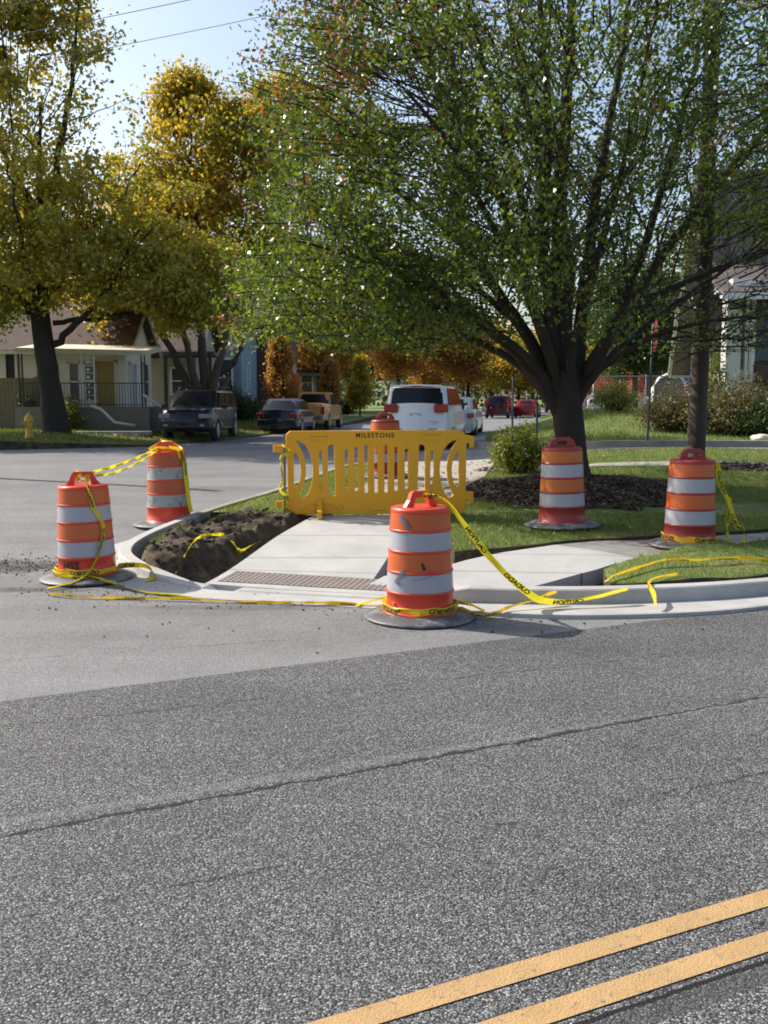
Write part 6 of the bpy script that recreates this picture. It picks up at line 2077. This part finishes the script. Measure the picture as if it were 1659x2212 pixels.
bmesh.ops.recalc_face_normals(bm, faces=bm.faces[:])
bobj('porch_roof', bm, SHING_B, hr)
bm = bmesh.new()
add_box(bm, loc_(hr, 17.27, 29.45, 4.78), (14.9, .10, .2))
bobj('gutter', bm, WHITE_P, hr)
h8 = gable_house('dark_house', 'dark blue house corner with a white eave left of the utility pole', 12.5, 18, 44, 47, zr_, 5.2, 6.8, 'x', siding('navy_siding', (.035, .045, .08)), SHING_G)
bm = bmesh.new()
add_box(bm, loc_(h8, 12.6, 43.0, 2.95), (1.5, 1.8, .14))
add_box(bm, loc_(h8, 13.0, 42.2, 2.1), (.4, .2, 1.6))
bobj('side_porch', bm, WHITE_P, h8)
# fences
def fence_run(name, a, c, h, label, cat, zf, style):
    a, c = Vector(a), Vector(c)
    n = max(2, int((c - a).length / 2.4))
    root = empty(name, (a.x, a.y, float(zf(a.x, a.y))), 0, label, cat)
    bz = float(zf(a.x, a.y))
    d = (c - a)
    ang = math.atan2(d.y, d.x)
    for k in range(n + 1):
        p = a + d * k / n
        z = float(zf(p.x, p.y)) - bz
        bm = bmesh.new()
        if style == 'link': add_tube(bm, [(p.x - a.x, p.y - a.y, z - .1), (p.x - a.x, p.y - a.y, z + h + .05)], .028, 8)
        else: add_box(bm, (p.x - a.x, p.y - a.y, z + h / 2), (.1, .1, h + .1))
        bobj('fence_post', bm, GALV if style == 'link' else WOOD, root)
    bm = bmesh.new()
    if style == 'link':
        L = d.length
        m_ = int(L / .11)
        P0 = lambda s, zz: Vector((d.x * s, d.y * s, float(zf(a.x + d.x * s, a.y + d.y * s)) - bz + zz))
        for k in range(-int(h / .11), m_):
            for sg in (1, -1):
                s0_, s1_ = k * .11 / L, (k * .11 + h) / L
                z0, z1 = (0, h) if sg > 0 else (h, 0)
                if s1_ > 1:
                    f = (1 - s0_) / (s1_ - s0_); z1 = z0 + (z1 - z0) * f; s1_ = 1
                if s0_ < 0:
                    f = -s0_ / (s1_ - s0_); z0 = z0 + (z1 - z0) * f; s0_ = 0
                if s1_ - s0_ > 1e-3: add_tube(bm, [P0(s0_, z0), P0(s1_, z1)], .0035, 3, False)
        bobj('mesh_panel', bm, GALV, root)
        bm = bmesh.new()
        add_tube(bm, [P0(i / 12, h) for i in range(13)], .022, 6)
        bobj('top_rail', bm, GALV, root)
    else:
        m_ = int(d.length / .15)
        for k in range(m_):
            p = d * ((k + .5) / m_)
            add_box(bm, (p.x, p.y, float(zf(a.x + p.x, a.y + p.y)) - bz + h / 2), (.14, .025, h + random.uniform(-.02, .02)), ang)
        bobj('fence_boards', bm, WOOD if style == 'board' else FOUND, root)
    return root
fence_run('chain_link_fence', (7.15, 34.2), (10.4, 33.0), 1.15, 'chain link fence with steel posts on the rising lawn behind the stop sign', 'fence', rlawn_z, 'link')
fence_run('board_fence', (10.6, 40.5), (13.6, 40.2), 2.0, 'beige upright board fence behind the white arch', 'fence', rlawn_z, 'grey')
fence_run('panel_fence', (-16.5, 37.4), (-12.9, 37.2), 1.9, 'grey brown panel fence at the far left edge beside the cream house', 'fence', lverge_z, 'board')
# white garden arch with a toy beside it
ab = rb(1445, 36.0)
bm = bmesh.new()
add_tube(bm, [(-.62, 0, -.2), (-.60, 0, .8), (-.38, 0, 1.15), (0, 0, 1.32), (.38, 0, 1.2), (.62, 0, .85), (.66, 0, .5)], .05, 8)
add_tube(bm, [(-.5, .5, -.2), (-.5, .5, .8), (-.3, .5, 1.12), (0, .5, 1.28), (.35, .5, 1.15)], .04, 8)
o = bobj('garden_arch', bm, WHITE_P)
o.location = ab
tag(o, 'white curved garden arch in the yard beyond the chain link fence', 'arch')
ab = rb(1500, 35.6)
ts = empty('toy_slide', ab, 0, 'small blue and red plastic toy in the yard beside the white arch', 'toy')
bm = bmesh.new()
add_box(bm, (0, 0, .95), (.75, .3, .10), 0, .03)
add_box(bm, (.3, 0, .45), (.08, .25, .9), 0, .02)
bobj('toy_top', bm, simple('blue_plastic', (.03, .12, .50), .4), ts)
bm = bmesh.new()
add_box(bm, (-.30, 0, .55), (.16, .2, .62), 0, .03)
bobj('toy_leg', bm, simple('dark_red_plastic', (.30, .03, .05), .4), ts)
# orange marker behind the sedan
ob = atd(634, 50.5, lverge_z)
om = empty('orange_banner', ob, 0, 'tall narrow orange garden banner standing behind the dark sedan', 'banner')
bm = bmesh.new()
add_tube(bm, [(0, 0, 0), (0, 0, 2.6)], .02, 6)
bobj('banner_pole', bm, DKMETAL, om)
bm = bmesh.new()
pr = None
for k in range(9):
    z = 2.5 - k * .16
    row = [bm.verts.new((-.02 + .05 * math.sin(k), .03 * math.sin(k * 1.3), z)), bm.verts.new((.26 + .05 * math.sin(k * .9), .05 * math.cos(k * 1.1), z + .02))]
    if pr: bm.faces.new((pr[0], pr[1], row[1], row[0]))
    pr = row
bobj('banner_cloth', bm, simple('orange_cloth', (.75, .12, .03), .6), om)
# pale rock on the lawn at the right edge, paving stones at the left
bm = bmesh.new()
bmesh.ops.create_icosphere(bm, subdivisions=3, radius=.22)
for v_ in bm.verts:
    n_ = 1 + .18 * vnoise(v_.co.x * 4, v_.co.y * 4 + v_.co.z * 5, 2, 3)
    v_.co = Vector((v_.co.x * 1.3 * n_, v_.co.y * n_, v_.co.z * .55 * n_))
o = bobj('lawn_rock', bm, CREAM_P, None, True)
o.location = atd(1648, 24.6, rlawn_z, .05)
tag(o, 'pale rounded rock on the lawn at the right edge beyond the alley', 'rock')
bm = bmesh.new()
add_box(bm, (0, 0, 0), (2.6, .5, .14), .1, .02)
o = bobj('garden_step', bm, OLD_CONC)
o.location = atd(245, 34.5, lverge_z, .05)
tag(o, 'flat grey concrete step on the grass right of the thick maple trunk', 'step')
